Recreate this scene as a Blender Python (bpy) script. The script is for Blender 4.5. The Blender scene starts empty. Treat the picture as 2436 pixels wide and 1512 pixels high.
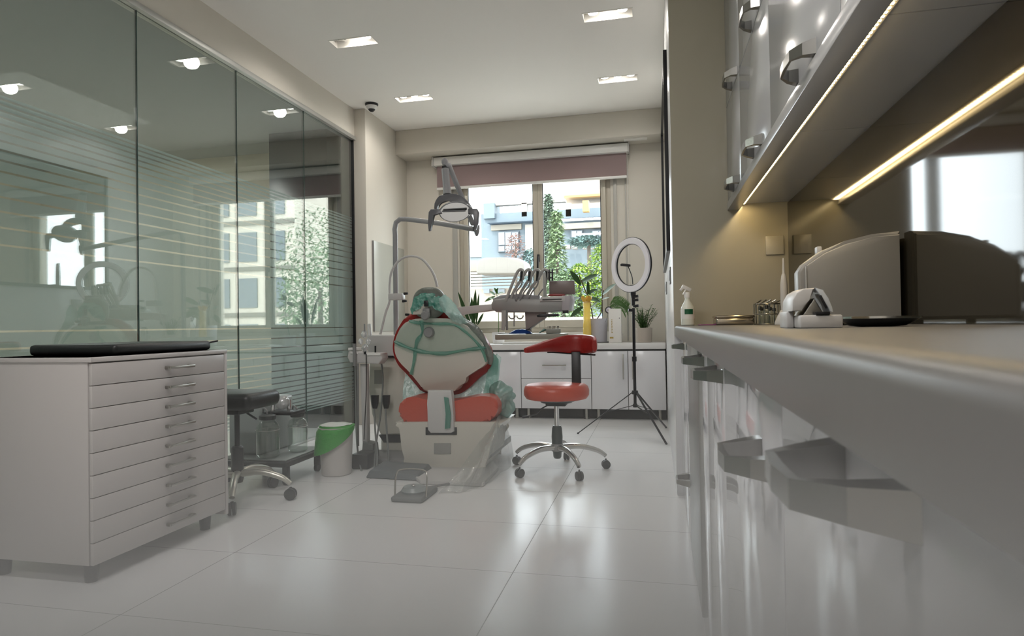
import bpy, bmesh, random
from math import *
from mathutils import Vector, Matrix, Euler, noise
R_ = random.Random(7)
COL = bpy.context.scene.collection
SC = bpy.context.scene
# ---------------------------------------------------------------- camera
F, CW, CH = 1515.0, 2436.0, 1512.0
yaw, pit, rol = radians(12.7), radians(.7), radians(.9)
CAM = Vector((0, 0, .935))
FW = Vector((-sin(yaw)*cos(pit), cos(yaw)*cos(pit), sin(pit)))
R0 = Vector((cos(yaw), sin(yaw), 0)); U0 = R0.cross(FW)
RT = R0*cos(rol) - U0*sin(rol); UP = U0*cos(rol) + R0*sin(rol)
cd = bpy.data.cameras.new('camera'); cam = bpy.data.objects.new('camera', cd); COL.objects.link(cam)
m = Matrix((RT, UP, -FW)).transposed().to_4x4(); m.translation = CAM
cam.matrix_world = m
cd.sensor_fit = 'HORIZONTAL'; cd.sensor_width = 36; cd.lens = 36*F/CW
cd.clip_start = .001; cd.clip_end = 300
cd.dof.use_dof = True; cd.dof.focus_distance = 4.2; cd.dof.aperture_fstop = 11
SC.camera = cam
SC.view_settings.view_transform = 'Standard'; SC.view_settings.look = 'None'
SC.view_settings.gamma = 1; SC.view_settings.exposure = 0.30
SC.view_settings.use_curve_mapping = False
SC.cycles.use_denoising = True
SC.cycles.max_bounces = 12; SC.cycles.diffuse_bounces = 6; SC.cycles.glossy_bounces = 6
SC.cycles.transmission_bounces = 10; SC.cycles.transparent_max_bounces = 24
SC.cycles.sample_clamp_indirect = 6; SC.cycles.caustics_reflective = False; SC.cycles.caustics_refractive = False
# ---------------------------------------------------------------- sky, sun, added fill lights in the rooms
W = bpy.data.worlds.new('sky'); SC.world = W; W.use_nodes = True
bg = W.node_tree.nodes['Background']; bg.inputs[0].default_value = (.86, .94, 1, 1); bg.inputs[1].default_value = 8.5
def light(name, kind, loc, rot, energy, color, **k):
    d = bpy.data.lights.new(name, kind); d.energy = energy; d.color = color
    for a, b in k.items(): setattr(d, a, b)
    o = bpy.data.objects.new(name, d); o.location = loc; o.rotation_euler = rot; COL.objects.link(o); return o
light('sun', 'SUN', (0, -5, 20), (radians(48), radians(-14), 0), 3.6, (1, .95, .88), angle=radians(.6))
po = light('window_daylight', 'AREA', (-1.28, 6.95, 1.72), (radians(-90), 0, 0), 1, (1, 1, 1), shape='RECTANGLE', size=2.1, size_y=1.9)
po.data.cycles.is_portal = True
WARM = (1, .86, .70)
light('rear_fill_light', 'AREA', (-1.2, .9, 3.04), (0, 0, 0), 32, (1, .97, .95), shape='RECTANGLE', size=1.2, size_y=.3)  # added fill light, unseen behind the viewer
light('rear_fill_light', 'AREA', (-1.2, -1.2, 3.04), (0, 0, 0), 36, (1, .97, .95), shape='RECTANGLE', size=1.2, size_y=.3)  # second added fill, farther back and also unseen
light('side_room_fill', 'AREA', (-4.9, 4.2, 2.78), (0, 0, 0), 72, (1, .96, .90), shape='RECTANGLE', size=1.2, size_y=1.2)  # fill light added to brighten the room behind the glass
# ---------------------------------------------------------------- helpers
def ray(px, py): return FW + RT*((px-CW/2)/F) + UP*((CH/2-py)/F)
def PY(px, py, y): v = ray(px, py); return CAM + v*(y/v.y)
def PX(px, py, x): v = ray(px, py); return CAM + v*(x/v.x)
def PZ(px, py, z): v = ray(px, py); return CAM + v*((z-CAM.z)/v.z)
def V(*a): return Vector(a)

MATS = {}
def mat(name, col=(.8, .8, .8), rough=.5, metal=0, spec=.5, trans=0, ior=1.45, alpha=1, emit=None, es=0, coat=0, bump=None, var=None, sss=0, sheen=0):
    if name in MATS: return MATS[name]
    m = bpy.data.materials.new(name); m.use_nodes = True; nt = m.node_tree; p = nt.nodes['Principled BSDF']
    def s(k, v):
        if k in p.inputs: p.inputs[k].default_value = v
    s('Base Color', (*col, 1)); s('Roughness', rough); s('Metallic', metal); s('Specular IOR Level', spec)
    s('Transmission Weight', trans); s('IOR', ior); s('Alpha', alpha); s('Coat Weight', coat); s('Coat Roughness', .05)
    if sss: s('Subsurface Weight', sss); s('Subsurface Radius', (.02, .02, .02))
    if emit: s('Emission Color', (*emit, 1)); s('Emission Strength', es)
    tc = nt.nodes.new('ShaderNodeTexCoord')
    if var:   # (scale, amount): gentle colour mottling
        n = nt.nodes.new('ShaderNodeTexNoise'); n.inputs['Scale'].default_value = var[0]; n.inputs['Detail'].default_value = 3
        nt.links.new(tc.outputs['Object'], n.inputs['Vector'])
        mx = nt.nodes.new('ShaderNodeMix'); mx.data_type = 'RGBA'
        a = [max(0, c*(1-var[1])) for c in col]; b = [min(1, c*(1+var[1])) for c in col]
        mx.inputs[6].default_value = (*a, 1); mx.inputs[7].default_value = (*b, 1)
        nt.links.new(n.outputs['Fac'], mx.inputs[0]); nt.links.new(mx.outputs[2], p.inputs['Base Color'])
    if bump:  # (scale, strength)
        n = nt.nodes.new('ShaderNodeTexNoise'); n.inputs['Scale'].default_value = bump[0]; n.inputs['Detail'].default_value = 4
        nt.links.new(tc.outputs['Object'], n.inputs['Vector'])
        b = nt.nodes.new('ShaderNodeBump'); b.inputs['Strength'].default_value = bump[1]; b.inputs['Distance'].default_value = .01
        nt.links.new(n.outputs['Fac'], b.inputs['Height']); nt.links.new(b.outputs[0], p.inputs['Normal'])
    MATS[name] = m; return m

def film(name, col, opac, rough=.4, transl=.5, bump=None, gloss=.12):
    """thin see-through sheet: part transparent, part diffuse and translucent, a little shine"""
    if name in MATS: return MATS[name]
    m = bpy.data.materials.new(name); m.use_nodes = True; nt = m.node_tree; nt.nodes.clear(); N = nt.nodes.new; L = nt.links.new
    out = N('ShaderNodeOutputMaterial'); d = N('ShaderNodeBsdfDiffuse'); t = N('ShaderNodeBsdfTranslucent'); tr = N('ShaderNodeBsdfTransparent'); g = N('ShaderNodeBsdfGlossy')
    tint = [c**.35 for c in col]
    d.inputs[0].default_value = (*col, 1); t.inputs[0].default_value = (*col, 1); tr.inputs[0].default_value = (*tint, 1)
    g.inputs[0].default_value = (1, 1, 1, 1); g.inputs['Roughness'].default_value = rough
    a = N('ShaderNodeMixShader'); a.inputs[0].default_value = transl; L(d.outputs[0], a.inputs[1]); L(t.outputs[0], a.inputs[2])
    b = N('ShaderNodeMixShader'); b.inputs[0].default_value = opac; L(tr.outputs[0], b.inputs[1]); L(a.outputs[0], b.inputs[2])
    c = N('ShaderNodeMixShader'); c.inputs[0].default_value = gloss; L(b.outputs[0], c.inputs[1]); L(g.outputs[0], c.inputs[2])
    L(c.outputs[0], out.inputs[0])
    if bump:
        tc = N('ShaderNodeTexCoord'); n = N('ShaderNodeTexNoise'); n.inputs['Scale'].default_value = bump[0]; n.inputs['Detail'].default_value = 5
        bp = N('ShaderNodeBump'); bp.inputs['Strength'].default_value = bump[1]; bp.inputs['Distance'].default_value = .02
        L(tc.outputs['Object'], n.inputs[0]); L(n.outputs['Fac'], bp.inputs['Height'])
        for q in (d, t, g): L(bp.outputs[0], q.inputs['Normal'])
    MATS[name] = m; return m

def thin_glass(name, tint, boost=1.0, rough=0):
    if name in MATS: return MATS[name]
    m = bpy.data.materials.new(name); m.use_nodes = True; nt = m.node_tree; nt.nodes.clear(); N = nt.nodes.new; L = nt.links.new
    out = N('ShaderNodeOutputMaterial'); tr = N('ShaderNodeBsdfTransparent'); g = N('ShaderNodeBsdfGlossy'); tr.inputs[0].default_value = (*tint, 1)
    g.inputs['Roughness'].default_value = rough; g.inputs[0].default_value = (1, 1, 1, 1)
    ge = N('ShaderNodeNewGeometry'); dt = N('ShaderNodeVectorMath'); dt.operation = 'DOT_PRODUCT'; L(ge.outputs['Incoming'], dt.inputs[0]); L(ge.outputs['Normal'], dt.inputs[1])
    def M(op, a, b=0.0):
        n = N('ShaderNodeMath'); n.operation = op
        for i, q in enumerate((a, b)):
            if isinstance(q, (int, float)): n.inputs[i].default_value = q
            else: L(q, n.inputs[i])
        return n.outputs[0]
    mu = N('ShaderNodeMath'); mu.operation = 'MULTIPLY'; mu.use_clamp = True; mu.inputs[1].default_value = boost   # Schlick's Fresnel, the same from both sides
    L(M('ADD', M('MULTIPLY', M('POWER', M('SUBTRACT', 1, M('ABSOLUTE', dt.outputs['Value'])), 5), .96), .04), mu.inputs[0])
    a = N('ShaderNodeMixShader'); L(mu.outputs[0], a.inputs[0]); L(tr.outputs[0], a.inputs[1]); L(g.outputs[0], a.inputs[2]); L(a.outputs[0], out.inputs[0])
    MATS[name] = m; return m

class B:
    def __init__(s): s.bm = bmesh.new()
    def _bev(s, faces, w, seg):
        es = list({e for f in faces for e in f.edges})
        if w > 0: bmesh.ops.bevel(s.bm, geom=es, offset=w, segments=seg, affect='EDGES', profile=.5)
    def hexa(s, P, bev=0, seg=2):
        v = [s.bm.verts.new(p) for p in P]
        fs = [s.bm.faces.new([v[i] for i in q]) for q in ((0, 3, 2, 1), (4, 5, 6, 7), (0, 1, 5, 4), (1, 2, 6, 5), (2, 3, 7, 6), (3, 0, 4, 7))]
        s._bev(fs, bev, seg); return s
    def box(s, x0, x1, y0, y1, z0, z1, bev=0, seg=2):
        return s.hexa([(x0, y0, z0), (x1, y0, z0), (x1, y1, z0), (x0, y1, z0), (x0, y0, z1), (x1, y0, z1), (x1, y1, z1), (x0, y1, z1)], bev, seg)
    def obox(s, c, size, rot=(0, 0, 0), bev=0, seg=2):
        M = Euler(rot).to_matrix() if not isinstance(rot, Matrix) else rot
        c = Vector(c); h = Vector(size)/2
        P = [c + M @ Vector((h.x*a, h.y*b, h.z*d)) for d in (-1, 1) for a, b in ((-1, -1), (1, -1), (1, 1), (-1, 1))]
        return s.hexa(P, bev, seg)
    def beam(s, p0, p1, w, h, bev=0, up=(0, 0, 1)):
        p0, p1 = Vector(p0), Vector(p1); d = (p1-p0).normalized(); u = Vector(up)
        if abs(d.dot(u)) > .97: u = Vector((0, 1, 0))
        a = d.cross(u).normalized()*w/2; b = a.normalized().cross(d)*h/2
        P = [p0-a-b, p0+a-b, p1+a-b, p1-a-b, p0-a+b, p0+a+b, p1+a+b, p1-a+b]
        return s.hexa(P, bev)
    def tube(s, path, r, seg=10, closed=False, flat=1.0):
        pts = [Vector(p) for p in path]; n = len(pts); rs = r if isinstance(r, (list, tuple)) else [r]*n
        rings = []; prev = None
        for i, p in enumerate(pts):
            if closed: t = (pts[(i+1) % n]-pts[i-1]).normalized()
            else: t = (pts[min(i+1, n-1)]-pts[max(i-1, 0)]).normalized()
            if prev is None:
                u = Vector((0, 0, 1)) if abs(t.z) < .9 else Vector((1, 0, 0))
                a = t.cross(u).normalized()
            else:
                a = (prev - t*prev.dot(t)).normalized()
            prev = a; b = t.cross(a)
            rings.append([s.bm.verts.new(p + (a*cos(2*pi*k/seg)*flat + b*sin(2*pi*k/seg))*rs[i]) for k in range(seg)])
        m = n if closed else n-1
        for i in range(m):
            A, C = rings[i], rings[(i+1) % n]
            off = 0
            if closed and i == n-1:
                off = min(range(seg), key=lambda o: (A[0].co-C[o].co).length)
            for k in range(seg):
                s.bm.faces.new((A[k], A[(k+1) % seg], C[(k+1+off) % seg], C[(k+off) % seg]))
        if not closed:
            s.bm.faces.new(rings[0][::-1]); s.bm.faces.new(rings[-1])
        return s
    def cyl(s, p0, p1, r0, r1=None, seg=20): return s.tube([p0, p1], [r0, r1 if r1 is not None else r0], seg)
    def lathe(s, c, prof, seg=28, M=None, cap=True):
        c = Vector(c); M = M or Matrix.Identity(3)
        rings = [[s.bm.verts.new(c + M @ Vector((r*cos(2*pi*k/seg), r*sin(2*pi*k/seg), z))) for k in range(seg)] for r, z in prof]
        for A, C in zip(rings, rings[1:]):
            for k in range(seg): s.bm.faces.new((A[k], A[(k+1) % seg], C[(k+1) % seg], C[k]))
        if cap: s.bm.faces.new(rings[0][::-1]); s.bm.faces.new(rings[-1])
        return s
    def ell(s, c, r, rot=(0, 0, 0), u=24, v=14, pw=1.0):
        M = Euler(rot).to_matrix(); c = Vector(c)
        def q(x): return copysign(abs(x)**pw, x)
        rings = []
        for j in range(1, v):
            ph = pi*j/v
            rings.append([s.bm.verts.new(c + M @ Vector((r[0]*q(sin(ph))*q(cos(2*pi*k/u)), r[1]*q(sin(ph))*q(sin(2*pi*k/u)), r[2]*q(cos(ph))))) for k in range(u)])
        t = s.bm.verts.new(c + M @ Vector((0, 0, r[2]))); b = s.bm.verts.new(c + M @ Vector((0, 0, -r[2])))
        for A, C in zip(rings, rings[1:]):
            for k in range(u): s.bm.faces.new((A[k], C[k], C[(k+1) % u], A[(k+1) % u]))
        for k in range(u):
            s.bm.faces.new((t, rings[0][k], rings[0][(k+1) % u])); s.bm.faces.new((b, rings[-1][(k+1) % u], rings[-1][k]))
        return s
    def prism(s, pts, ext, bev=0, seg=2):
        ext = Vector(ext); a = [s.bm.verts.new(p) for p in pts]; b = [s.bm.verts.new(Vector(p)+ext) for p in pts]; n = len(pts)
        fs = [s.bm.faces.new(a[::-1]), s.bm.faces.new(b)]
        for i in range(n): fs.append(s.bm.faces.new((a[i], a[(i+1) % n], b[(i+1) % n], b[i])))
        if bev:
            es = list(set(fs[0].edges) | set(fs[1].edges))
            bmesh.ops.bevel(s.bm, geom=es, offset=bev, segments=seg, affect='EDGES', profile=.5)
        return s
    def grid(s, fn, nu, nv, wrap=False):
        vs = [[s.bm.verts.new(fn(i/nu, j/nv)) for i in range(nu if wrap else nu+1)] for j in range(nv+1)]
        for j in range(nv):
            for i in range(nu):
                i2 = (i+1) % nu if wrap else i+1
                s.bm.faces.new((vs[j][i], vs[j][i2], vs[j+1][i2], vs[j+1][i]))
        return s
    def solid(s, t):
        bmesh.ops.recalc_face_normals(s.bm, faces=s.bm.faces); bmesh.ops.solidify(s.bm, geom=list(s.bm.faces), thickness=t); return s
    def leaf(s, base, d, L, w, up=(0, 0, 1), bend=.3, n=6, fold=.15):
        base = Vector(base); d = Vector(d).normalized(); side = d.cross(Vector(up))
        if side.length < .05: side = d.cross(Vector((0, 1, 0)))
        side.normalize(); nrm = side.cross(d).normalized(); rows = []
        for i in range(n+1):
            t = i/n; c = base + d*L*t - nrm*bend*L*t*t
            ww = w*.5*(sin(pi*min(1, t*.93+.07))**.75) if i < n else .0008
            rows.append((s.bm.verts.new(c - side*ww + nrm*ww*fold), s.bm.verts.new(c), s.bm.verts.new(c + side*ww + nrm*ww*fold)))
        for A, C in zip(rows, rows[1:]):
            s.bm.faces.new((A[0], A[1], C[1], C[0])); s.bm.faces.new((A[1], A[2], C[2], C[1]))
        return s

ORG = {}
def thing(name, label, cat, loc=(0, 0, 0), group=None, local=False, rz=0):
    o = bpy.data.objects.new(name, None); COL.objects.link(o); o.location = loc; o.rotation_euler = (0, 0, rz)
    o.empty_display_size = .05
    o['label'] = label; o['category'] = cat
    if group: o['group'] = group
    ORG[o.name] = Vector((0, 0, 0)) if local else Vector(loc)
    return o
def part(name, b, m, parent=None, label=None, smooth=True, ang=38, kind=None):
    off = ORG[parent.name] if parent else Vector((0, 0, 0))
    for v in b.bm.verts: v.co -= off
    bmesh.ops.recalc_face_normals(b.bm, faces=b.bm.faces)
    me = bpy.data.meshes.new(name); b.bm.to_mesh(me); b.bm.free()
    if smooth:
        me.polygons.foreach_set('use_smooth', [True]*len(me.polygons)); me.set_sharp_from_angle(angle=radians(ang))
    me.materials.append(m)
    o = bpy.data.objects.new(name, me); COL.objects.link(o)
    if parent: o.parent = parent
    ORG[o.name] = off
    if label: o['label'] = label
    if kind: o['kind'] = kind
    return o
def single(name, b, m, label, cat, group=None, kind=None, **k):
    o = part(name, b, m, None, label, **k); o['category'] = cat
    if group: o['group'] = group
    if kind: o['kind'] = kind
    return o
def struct(name, b, m, parent=None, **k):
    o = part(name, b, m, parent, **k)
    if not parent: o['kind'] = 'structure'
    return o
def dup(root, loc, rz=0, label=None, group=None):
    r = root.copy(); COL.objects.link(r); r.location = loc; r.rotation_euler = (0, 0, rz)
    if label: r['label'] = label
    if group: r['group'] = group
    for ch in list(root.children):
        c = ch.copy(); COL.objects.link(c); c.parent = r
        for g in list(ch.children):
            d = g.copy(); COL.objects.link(d); d.parent = c
    return r
def arc(c, r, a0, a1, n, ax=(1, 0, 0), ay=(0, 0, 1)):
    c, ax, ay = Vector(c), Vector(ax), Vector(ay)
    return [c + ax*r*cos(a0+(a1-a0)*i/n) + ay*r*sin(a0+(a1-a0)*i/n) for i in range(n+1)]
def spline(P, n=8):
    P = [Vector(p) for p in P]; out = []
    for i in range(len(P)-1):
        p0, p1, p2, p3 = P[max(i-1, 0)], P[i], P[i+1], P[min(i+2, len(P)-1)]
        for k in range(n):
            t = k/n; out.append(.5*((2*p1) + (p2-p0)*t + (2*p0-5*p1+4*p2-p3)*t*t + (3*p1-p0-3*p2+p3)*t**3))
    out.append(P[-1]); return out
def smooth_loop(P, n=4):
    P = [Vector(p) for p in P]; N = len(P); out = []
    for i in range(N):
        p0, p1, p2, p3 = P[i-1], P[i], P[(i+1) % N], P[(i+2) % N]
        for k in range(n):
            t = k/n; out.append(.5*((2*p1)+(p2-p0)*t+(2*p0-5*p1+4*p2-p3)*t*t+(3*p1-p0-3*p2+p3)*t**3))
    return out
# ---------------------------------------------------------------- materials
WALL = mat('cream_paint', (.62, .585, .52), .6, var=(3, .03))
CEIL = mat('ceiling_paint', (.84, .81, .77), .7)
GLOSSW = mat('white_gloss_lacquer', (.60, .60, .62), .06, spec=.6)
TOPM = mat('worktop_laminate', (.13, .125, .12), .32, spec=.2, var=(60, .04))
TOPW = mat('white_worktop', (.70, .69, .68), .25)
CHROME = mat('chrome', (.75, .75, .74), .12, 1)
STEEL = mat('brushed_steel', (.42, .41, .38), .3, 1)
HANDLE = mat('satin_nickel', (.30, .295, .28), .26, 1)
BLACK = mat('black_plastic', (.012, .012, .014), .38)
BLACKM = mat('black_metal', (.014, .014, .016), .3, .3)
DARK = mat('dark_laminate', (.035, .037, .038), .35)
GREYP = mat('grey_plastic', (.22, .22, .22), .4)
BEIGE = mat('beige_enamel', (.56, .54, .48), .32)
PANEL = mat('pale_grey_plastic', (.52, .51, .50), .35)
WHITE = mat('white_plastic', (.74, .73, .71), .3)
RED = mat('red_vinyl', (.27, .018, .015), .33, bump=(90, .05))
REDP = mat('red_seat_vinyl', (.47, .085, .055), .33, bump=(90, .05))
BLKV = mat('black_vinyl', (.012, .013, .013), .4, bump=(70, .08))
GREENF = film('green_plastic_film', (.16, .52, .40), .62, .25, .5, bump=(22, .6))
GREENT = film('pale_green_film', (.34, .54, .49), .62, .25, .5, bump=(26, .7))
CLEARF = film('clear_plastic_sheet', (.62, .64, .62), .24, .2, .5, bump=(14, .8), gloss=.14)
LEAFM = mat('dark_green_leaf', (.03, .07, .022), .5, spec=.25)
LEAFL = mat('fresh_green_leaf', (.06, .14, .03), .35)
SOIL = mat('potting_soil', (.03, .022, .016), .9)
CLEARG = thin_glass('clear_glass', (.97, .98, .97), 1.0)
JARG = thin_glass('jar_glass', (.86, .89, .87), 1.8, .02)
MIRROR = mat('mirror_silver', (.80, .80, .79), .02, 1)

# ================================================================ THE SETTING
H = 3.07
def floor_mat():
    m = bpy.data.materials.new('polished_porcelain_tiles'); m.use_nodes = True; nt = m.node_tree; p = nt.nodes['Principled BSDF']; N = nt.nodes.new; L = nt.links.new
    g = N('ShaderNodeNewGeometry'); sp = N('ShaderNodeSeparateXYZ'); L(g.outputs['Position'], sp.inputs[0])
    def M(op, a, b=0.0):
        n = N('ShaderNodeMath'); n.operation = op
        for i, q in enumerate((a, b)):
            if isinstance(q, (int, float)): n.inputs[i].default_value = q
            else: L(q, n.inputs[i])
        return n.outputs[0]
    def line(o, off, per, w):
        t = M('FRACT', M('DIVIDE', M('ADD', o, -off+40*per), per)); d = M('MULTIPLY', M('MINIMUM', t, M('SUBTRACT', 1, t)), per)
        return M('LESS_THAN', d, w)
    k = M('MAXIMUM', line(sp.outputs[0], -.545, 1.2, .0016), line(sp.outputs[1], 2.955, .588, .0013))
    n = N('ShaderNodeTexNoise'); n.inputs['Scale'].default_value = 1.1; n.inputs['Detail'].default_value = 5; L(g.outputs['Position'], n.inputs[0])
    c1 = N('ShaderNodeMix'); c1.data_type = 'RGBA'; c1.inputs[6].default_value = (.79, .79, .79, 1); c1.inputs[7].default_value = (.84, .84, .84, 1); L(n.outputs['Fac'], c1.inputs[0])
    c2 = N('ShaderNodeMix'); c2.data_type = 'RGBA'; L(k, c2.inputs[0]); L(c1.outputs[2], c2.inputs[6]); c2.inputs[7].default_value = (.16, .16, .155, 1); L(c2.outputs[2], p.inputs['Base Color'])
    r = M('ADD', M('MULTIPLY', n.outputs['Fac'], .06), .17); L(M('ADD', r, M('MULTIPLY', k, .5)), p.inputs['Roughness'])
    p.inputs['Specular IOR Level'].default_value = .6
    return m
FLOOR = floor_mat()
struct('floor', B().box(-7.0, 2.2, -3.2, 7.0, -.12, 0), FLOOR)
# ceiling with holes for the recessed lamps
lamp_c = [(-.285, 4.42), (-.285, 5.60), (-2.16, 4.36), (-2.16, 5.58), (-.285, 2.2), (-2.16, 2.2)]
LW, LH = .335, .125
def ceiling():
    b = B(); xs = [-2.90, .75]; ys = [-3.0, 6.5]
    hx = sorted({x for x, y in lamp_c}); hy = sorted({y for x, y in lamp_c})
    X = sorted(set(xs + [v for x in hx for v in (x-LW/2-.004, x+LW/2+.004)])); Y = sorted(set(ys + [v for y in hy for v in (y-LH/2-.004, y+LH/2+.004)]))
    for i in range(len(X)-1):
        for j in range(len(Y)-1):
            cx, cy = (X[i]+X[i+1])/2, (Y[j]+Y[j+1])/2
            if any(abs(cx-a) < LW/2 and abs(cy-c) < LH/2 for a, c in lamp_c): continue
            vs = [b.bm.verts.new(q) for q in ((X[i], Y[j], H), (X[i+1], Y[j], H), (X[i+1], Y[j+1], H), (X[i], Y[j+1], H))]
            b.bm.faces.new(vs)
    bmesh.ops.remove_doubles(b.bm, verts=b.bm.verts, dist=1e-4)
    r = bmesh.ops.extrude_face_region(b.bm, geom=list(b.bm.faces))
    for v in r['geom']:
        if isinstance(v, bmesh.types.BMVert): v.co.z += .16
    return b
struct('ceiling', ceiling(), CEIL, smooth=False)
XL, XR, YW, YB, XG = -2.72, .096, 6.76, -3.0, -2.855
# window wall with its opening, beam above
WX0, WX1, WZ0, WZ1 = -2.11, -.44, .86, 2.62
b = B(); b.box(-3.0, WX0, YW, YW+.24, 0, H); b.box(WX1, .30, YW, YW+.24, 0, H); b.box(WX0, WX1, YW, YW+.24, 0, WZ0); b.box(WX0, WX1, YW, YW+.24, WZ1, H)
struct('wall_window', b, WALL, smooth=False)
struct('trim_beam', B().box(XL, XR, 6.45, YW, 2.81, H, .006), WALL)
# left wall: glazed partition, pillar, plain stretch
struct('wall_left', B().box(-2.98, XL, 5.71, YW, 0, H, .004), WALL)
struct('wall_header', B().box(-2.95, XG+.02, YB, 5.71, 2.80, H), WALL, smooth=False)
struct('trim_glazing', B().box(-2.90, XG+.035, YB, 5.71, 2.765, 2.80, .002).box(-2.89, XG+.028, YB, 5.71, 0, .012), mat('aluminium_trim', (.45, .45, .43), .4, .6))
struct('trim_post', B().box(-2.885, XG+.012, 5.695, 5.712, 0, 2.77), BLACKM)
def film_mat():
    m = bpy.data.materials.new('striped_frosted_film'); m.use_nodes = True; nt = m.node_tree; nt.nodes.clear(); N = nt.nodes.new; L = nt.links.new
    g = N('ShaderNodeNewGeometry'); sp = N('ShaderNodeSeparateXYZ'); L(g.outputs['Position'], sp.inputs[0]); z = sp.outputs[2]
    def M(op, a, b=0.0):
        n = N('ShaderNodeMath'); n.operation = op
        for i, q in enumerate((a, b)):
            if isinstance(q, (int, float)): n.inputs[i].default_value = q
            else: L(q, n.inputs[i])
        return n.outputs[0]
    def band(s):   # clear gaps that crowd together away from the solid middle
        sc = M('MAXIMUM', s, 0.0); spc = M('MAXIMUM', M('SUBTRACT', .082, M('MULTIPLY', sc, .088)), .012)
        ph = M('MULTIPLY', M('LOGARITHM', M('MAXIMUM', M('SUBTRACT', 1, M('MULTIPLY', sc, 1.073)), .02), e), -1/.088)
        gap = M('LESS_THAN', M('FRACT', ph), M('DIVIDE', .0095, spc))
        return M('MULTIPLY', gap, M('GREATER_THAN', s, 0.0))
    g1 = band(M('SUBTRACT', z, 1.33)); g2 = band(M('SUBTRACT', .95, z))
    inside = M('MULTIPLY', M('LESS_THAN', z, 2.02), M('GREATER_THAN', z, .24))
    cov = M('MULTIPLY', inside, M('SUBTRACT', 1, M('MAXIMUM', g1, g2)))
    tr = N('ShaderNodeBsdfTransparent'); d = N('ShaderNodeBsdfDiffuse'); t = N('ShaderNodeBsdfTranslucent')
    d.inputs[0].default_value = (.62, .73, .72, 1); t.inputs[0].default_value = (.62, .73, .72, 1)
    a = N('ShaderNodeMixShader'); a.inputs[0].default_value = .42; L(d.outputs[0], a.inputs[1]); L(t.outputs[0], a.inputs[2])
    mx = N('ShaderNodeMixShader'); L(M('MULTIPLY', cov, .80), mx.inputs[0]); L(tr.outputs[0], mx.inputs[1]); L(a.outputs[0], mx.inputs[2])
    o = N('ShaderNodeOutputMaterial'); L(mx.outputs[0], o.inputs[0]); return m
FILM = film_mat(); PGLASS = thin_glass('green_tinted_partition_glass', (.74, .79, .78), 2.3)
js = [-2.255, -1.37, -.485, .40, 1.285, 2.17, 3.055, 3.94, 4.82, 5.70]
for i in range(len(js)-1):
    g = struct('window_%d' % (i+2), B().box(XG-.010, XG, js[i]+.002, js[i+1]-.002, .012, 2.765), PGLASS, smooth=False)
    b = B(); b.grid(lambda u, v: V(XG-.012, js[i]+.002+u*(js[i+1]-js[i]-.004), .012+v*2.75), 1, 1)
    struct('frosted_film', b, FILM, g, smooth=False)
    if i: struct('trim_%d' % i, B().box(XG-.011, XG+.002, js[i]-.0012, js[i]+.0012, .012, 2.765), mat('glass_edge', (.03, .07, .06), .2), smooth=False)
# right side: plain wall past the worktop, its return, the wall behind the worktop
struct('wall_right', B().box(XR, .30, 3.60, YW, 0, H, .004), mat('white_wall_panel', (.66, .66, .66), .25))
struct('wall_return', B().box(XR+.003, .72, 3.585, 3.60, 0, H), mat('olive_beige_gloss_paint', (.40, .37, .29), .16), smooth=False)
struct('wall_kitchen', B().box(.70, .90, YB, 3.60, 0, H), WALL, smooth=False)
struct('trim_backsplash', B().box(.688, .70, -1.5, 3.585, .92, 1.56), mat('dark_glass_backsplash', (.030, .027, .020), .05), smooth=False)
struct('wall_back', B().box(-3.0, .9, YB-.2, YB, 0, H), WALL, smooth=False)
struct('trim_filler', B().box(.099, .690, 3.572, 3.584, 0, .866), mat('white_filler_panel', (.60, .60, .61), .15), smooth=False)
# the room behind the glass
CR2 = mat('warm_cream_paint', (.66, .61, .50), .6)
struct('wall_side_room_far', B().box(-7.0, -2.98, 6.05, 6.25, 0, 3.2), CR2, smooth=False)
struct('wall_side_room_left', B().box(-7.2, -7.0, YB, 6.25, 0, 3.2), CR2, smooth=False)
struct('wall_side_room_back', B().box(-7.0, -2.98, YB-.2, YB, 0, 3.2), CR2, smooth=False)
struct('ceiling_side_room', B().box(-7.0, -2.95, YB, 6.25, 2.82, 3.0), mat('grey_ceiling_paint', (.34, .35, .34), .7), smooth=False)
single('tall_cabinet', B().box(-3.60, -2.99, 5.45, 6.04, 0, 2.815, .003), mat('slate_laminate', (.055, .065, .065), .25),
       'tall dark slate cabinet standing behind the right end of the glass partition', 'cabinet')
# window: frame, sashes, panes, handle
FR = mat('beige_window_frame', (.50, .46, .38), .35)
w = struct('window_1', B().box(WX0, WX0+.05, YW+.03, YW+.13, WZ0, WZ1, .004).box(WX1-.05, WX1, YW+.03, YW+.13, WZ0, WZ1, .004).box(WX0, WX1, YW+.03, YW+.13, WZ0, WZ0+.05, .004).box(WX0, WX1, YW+.03, YW+.13, WZ1-.05, WZ1, .004), FR)
xm = -1.222
for a, c in ((WX0+.05, xm), (xm, WX1-.05)):
    s_ = .052
    part('sash', B().box(a, a+s_, YW+.01, YW+.08, WZ0+.05, WZ1-.05, .006).box(c-s_, c, YW+.01, YW+.08, WZ0+.05, WZ1-.05, .006).box(a+s_, c-s_, YW+.01, YW+.08, WZ0+.05, WZ0+.13, .006).box(a+s_, c-s_, YW+.01, YW+.08, WZ1-.13, WZ1-.05, .006), FR, w)
    part('seal', B().box(a+s_, a+s_+.008, YW+.02, YW+.03, WZ0+.13, WZ1-.13).box(c-s_-.008, c-s_, YW+.02, YW+.03, WZ0+.13, WZ1-.13), BLACK, w)
    part('pane', B().box(a+s_, c-s_, YW+.045, YW+.051, WZ0+.13, WZ1-.13), CLEARG, w, smooth=False)
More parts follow.
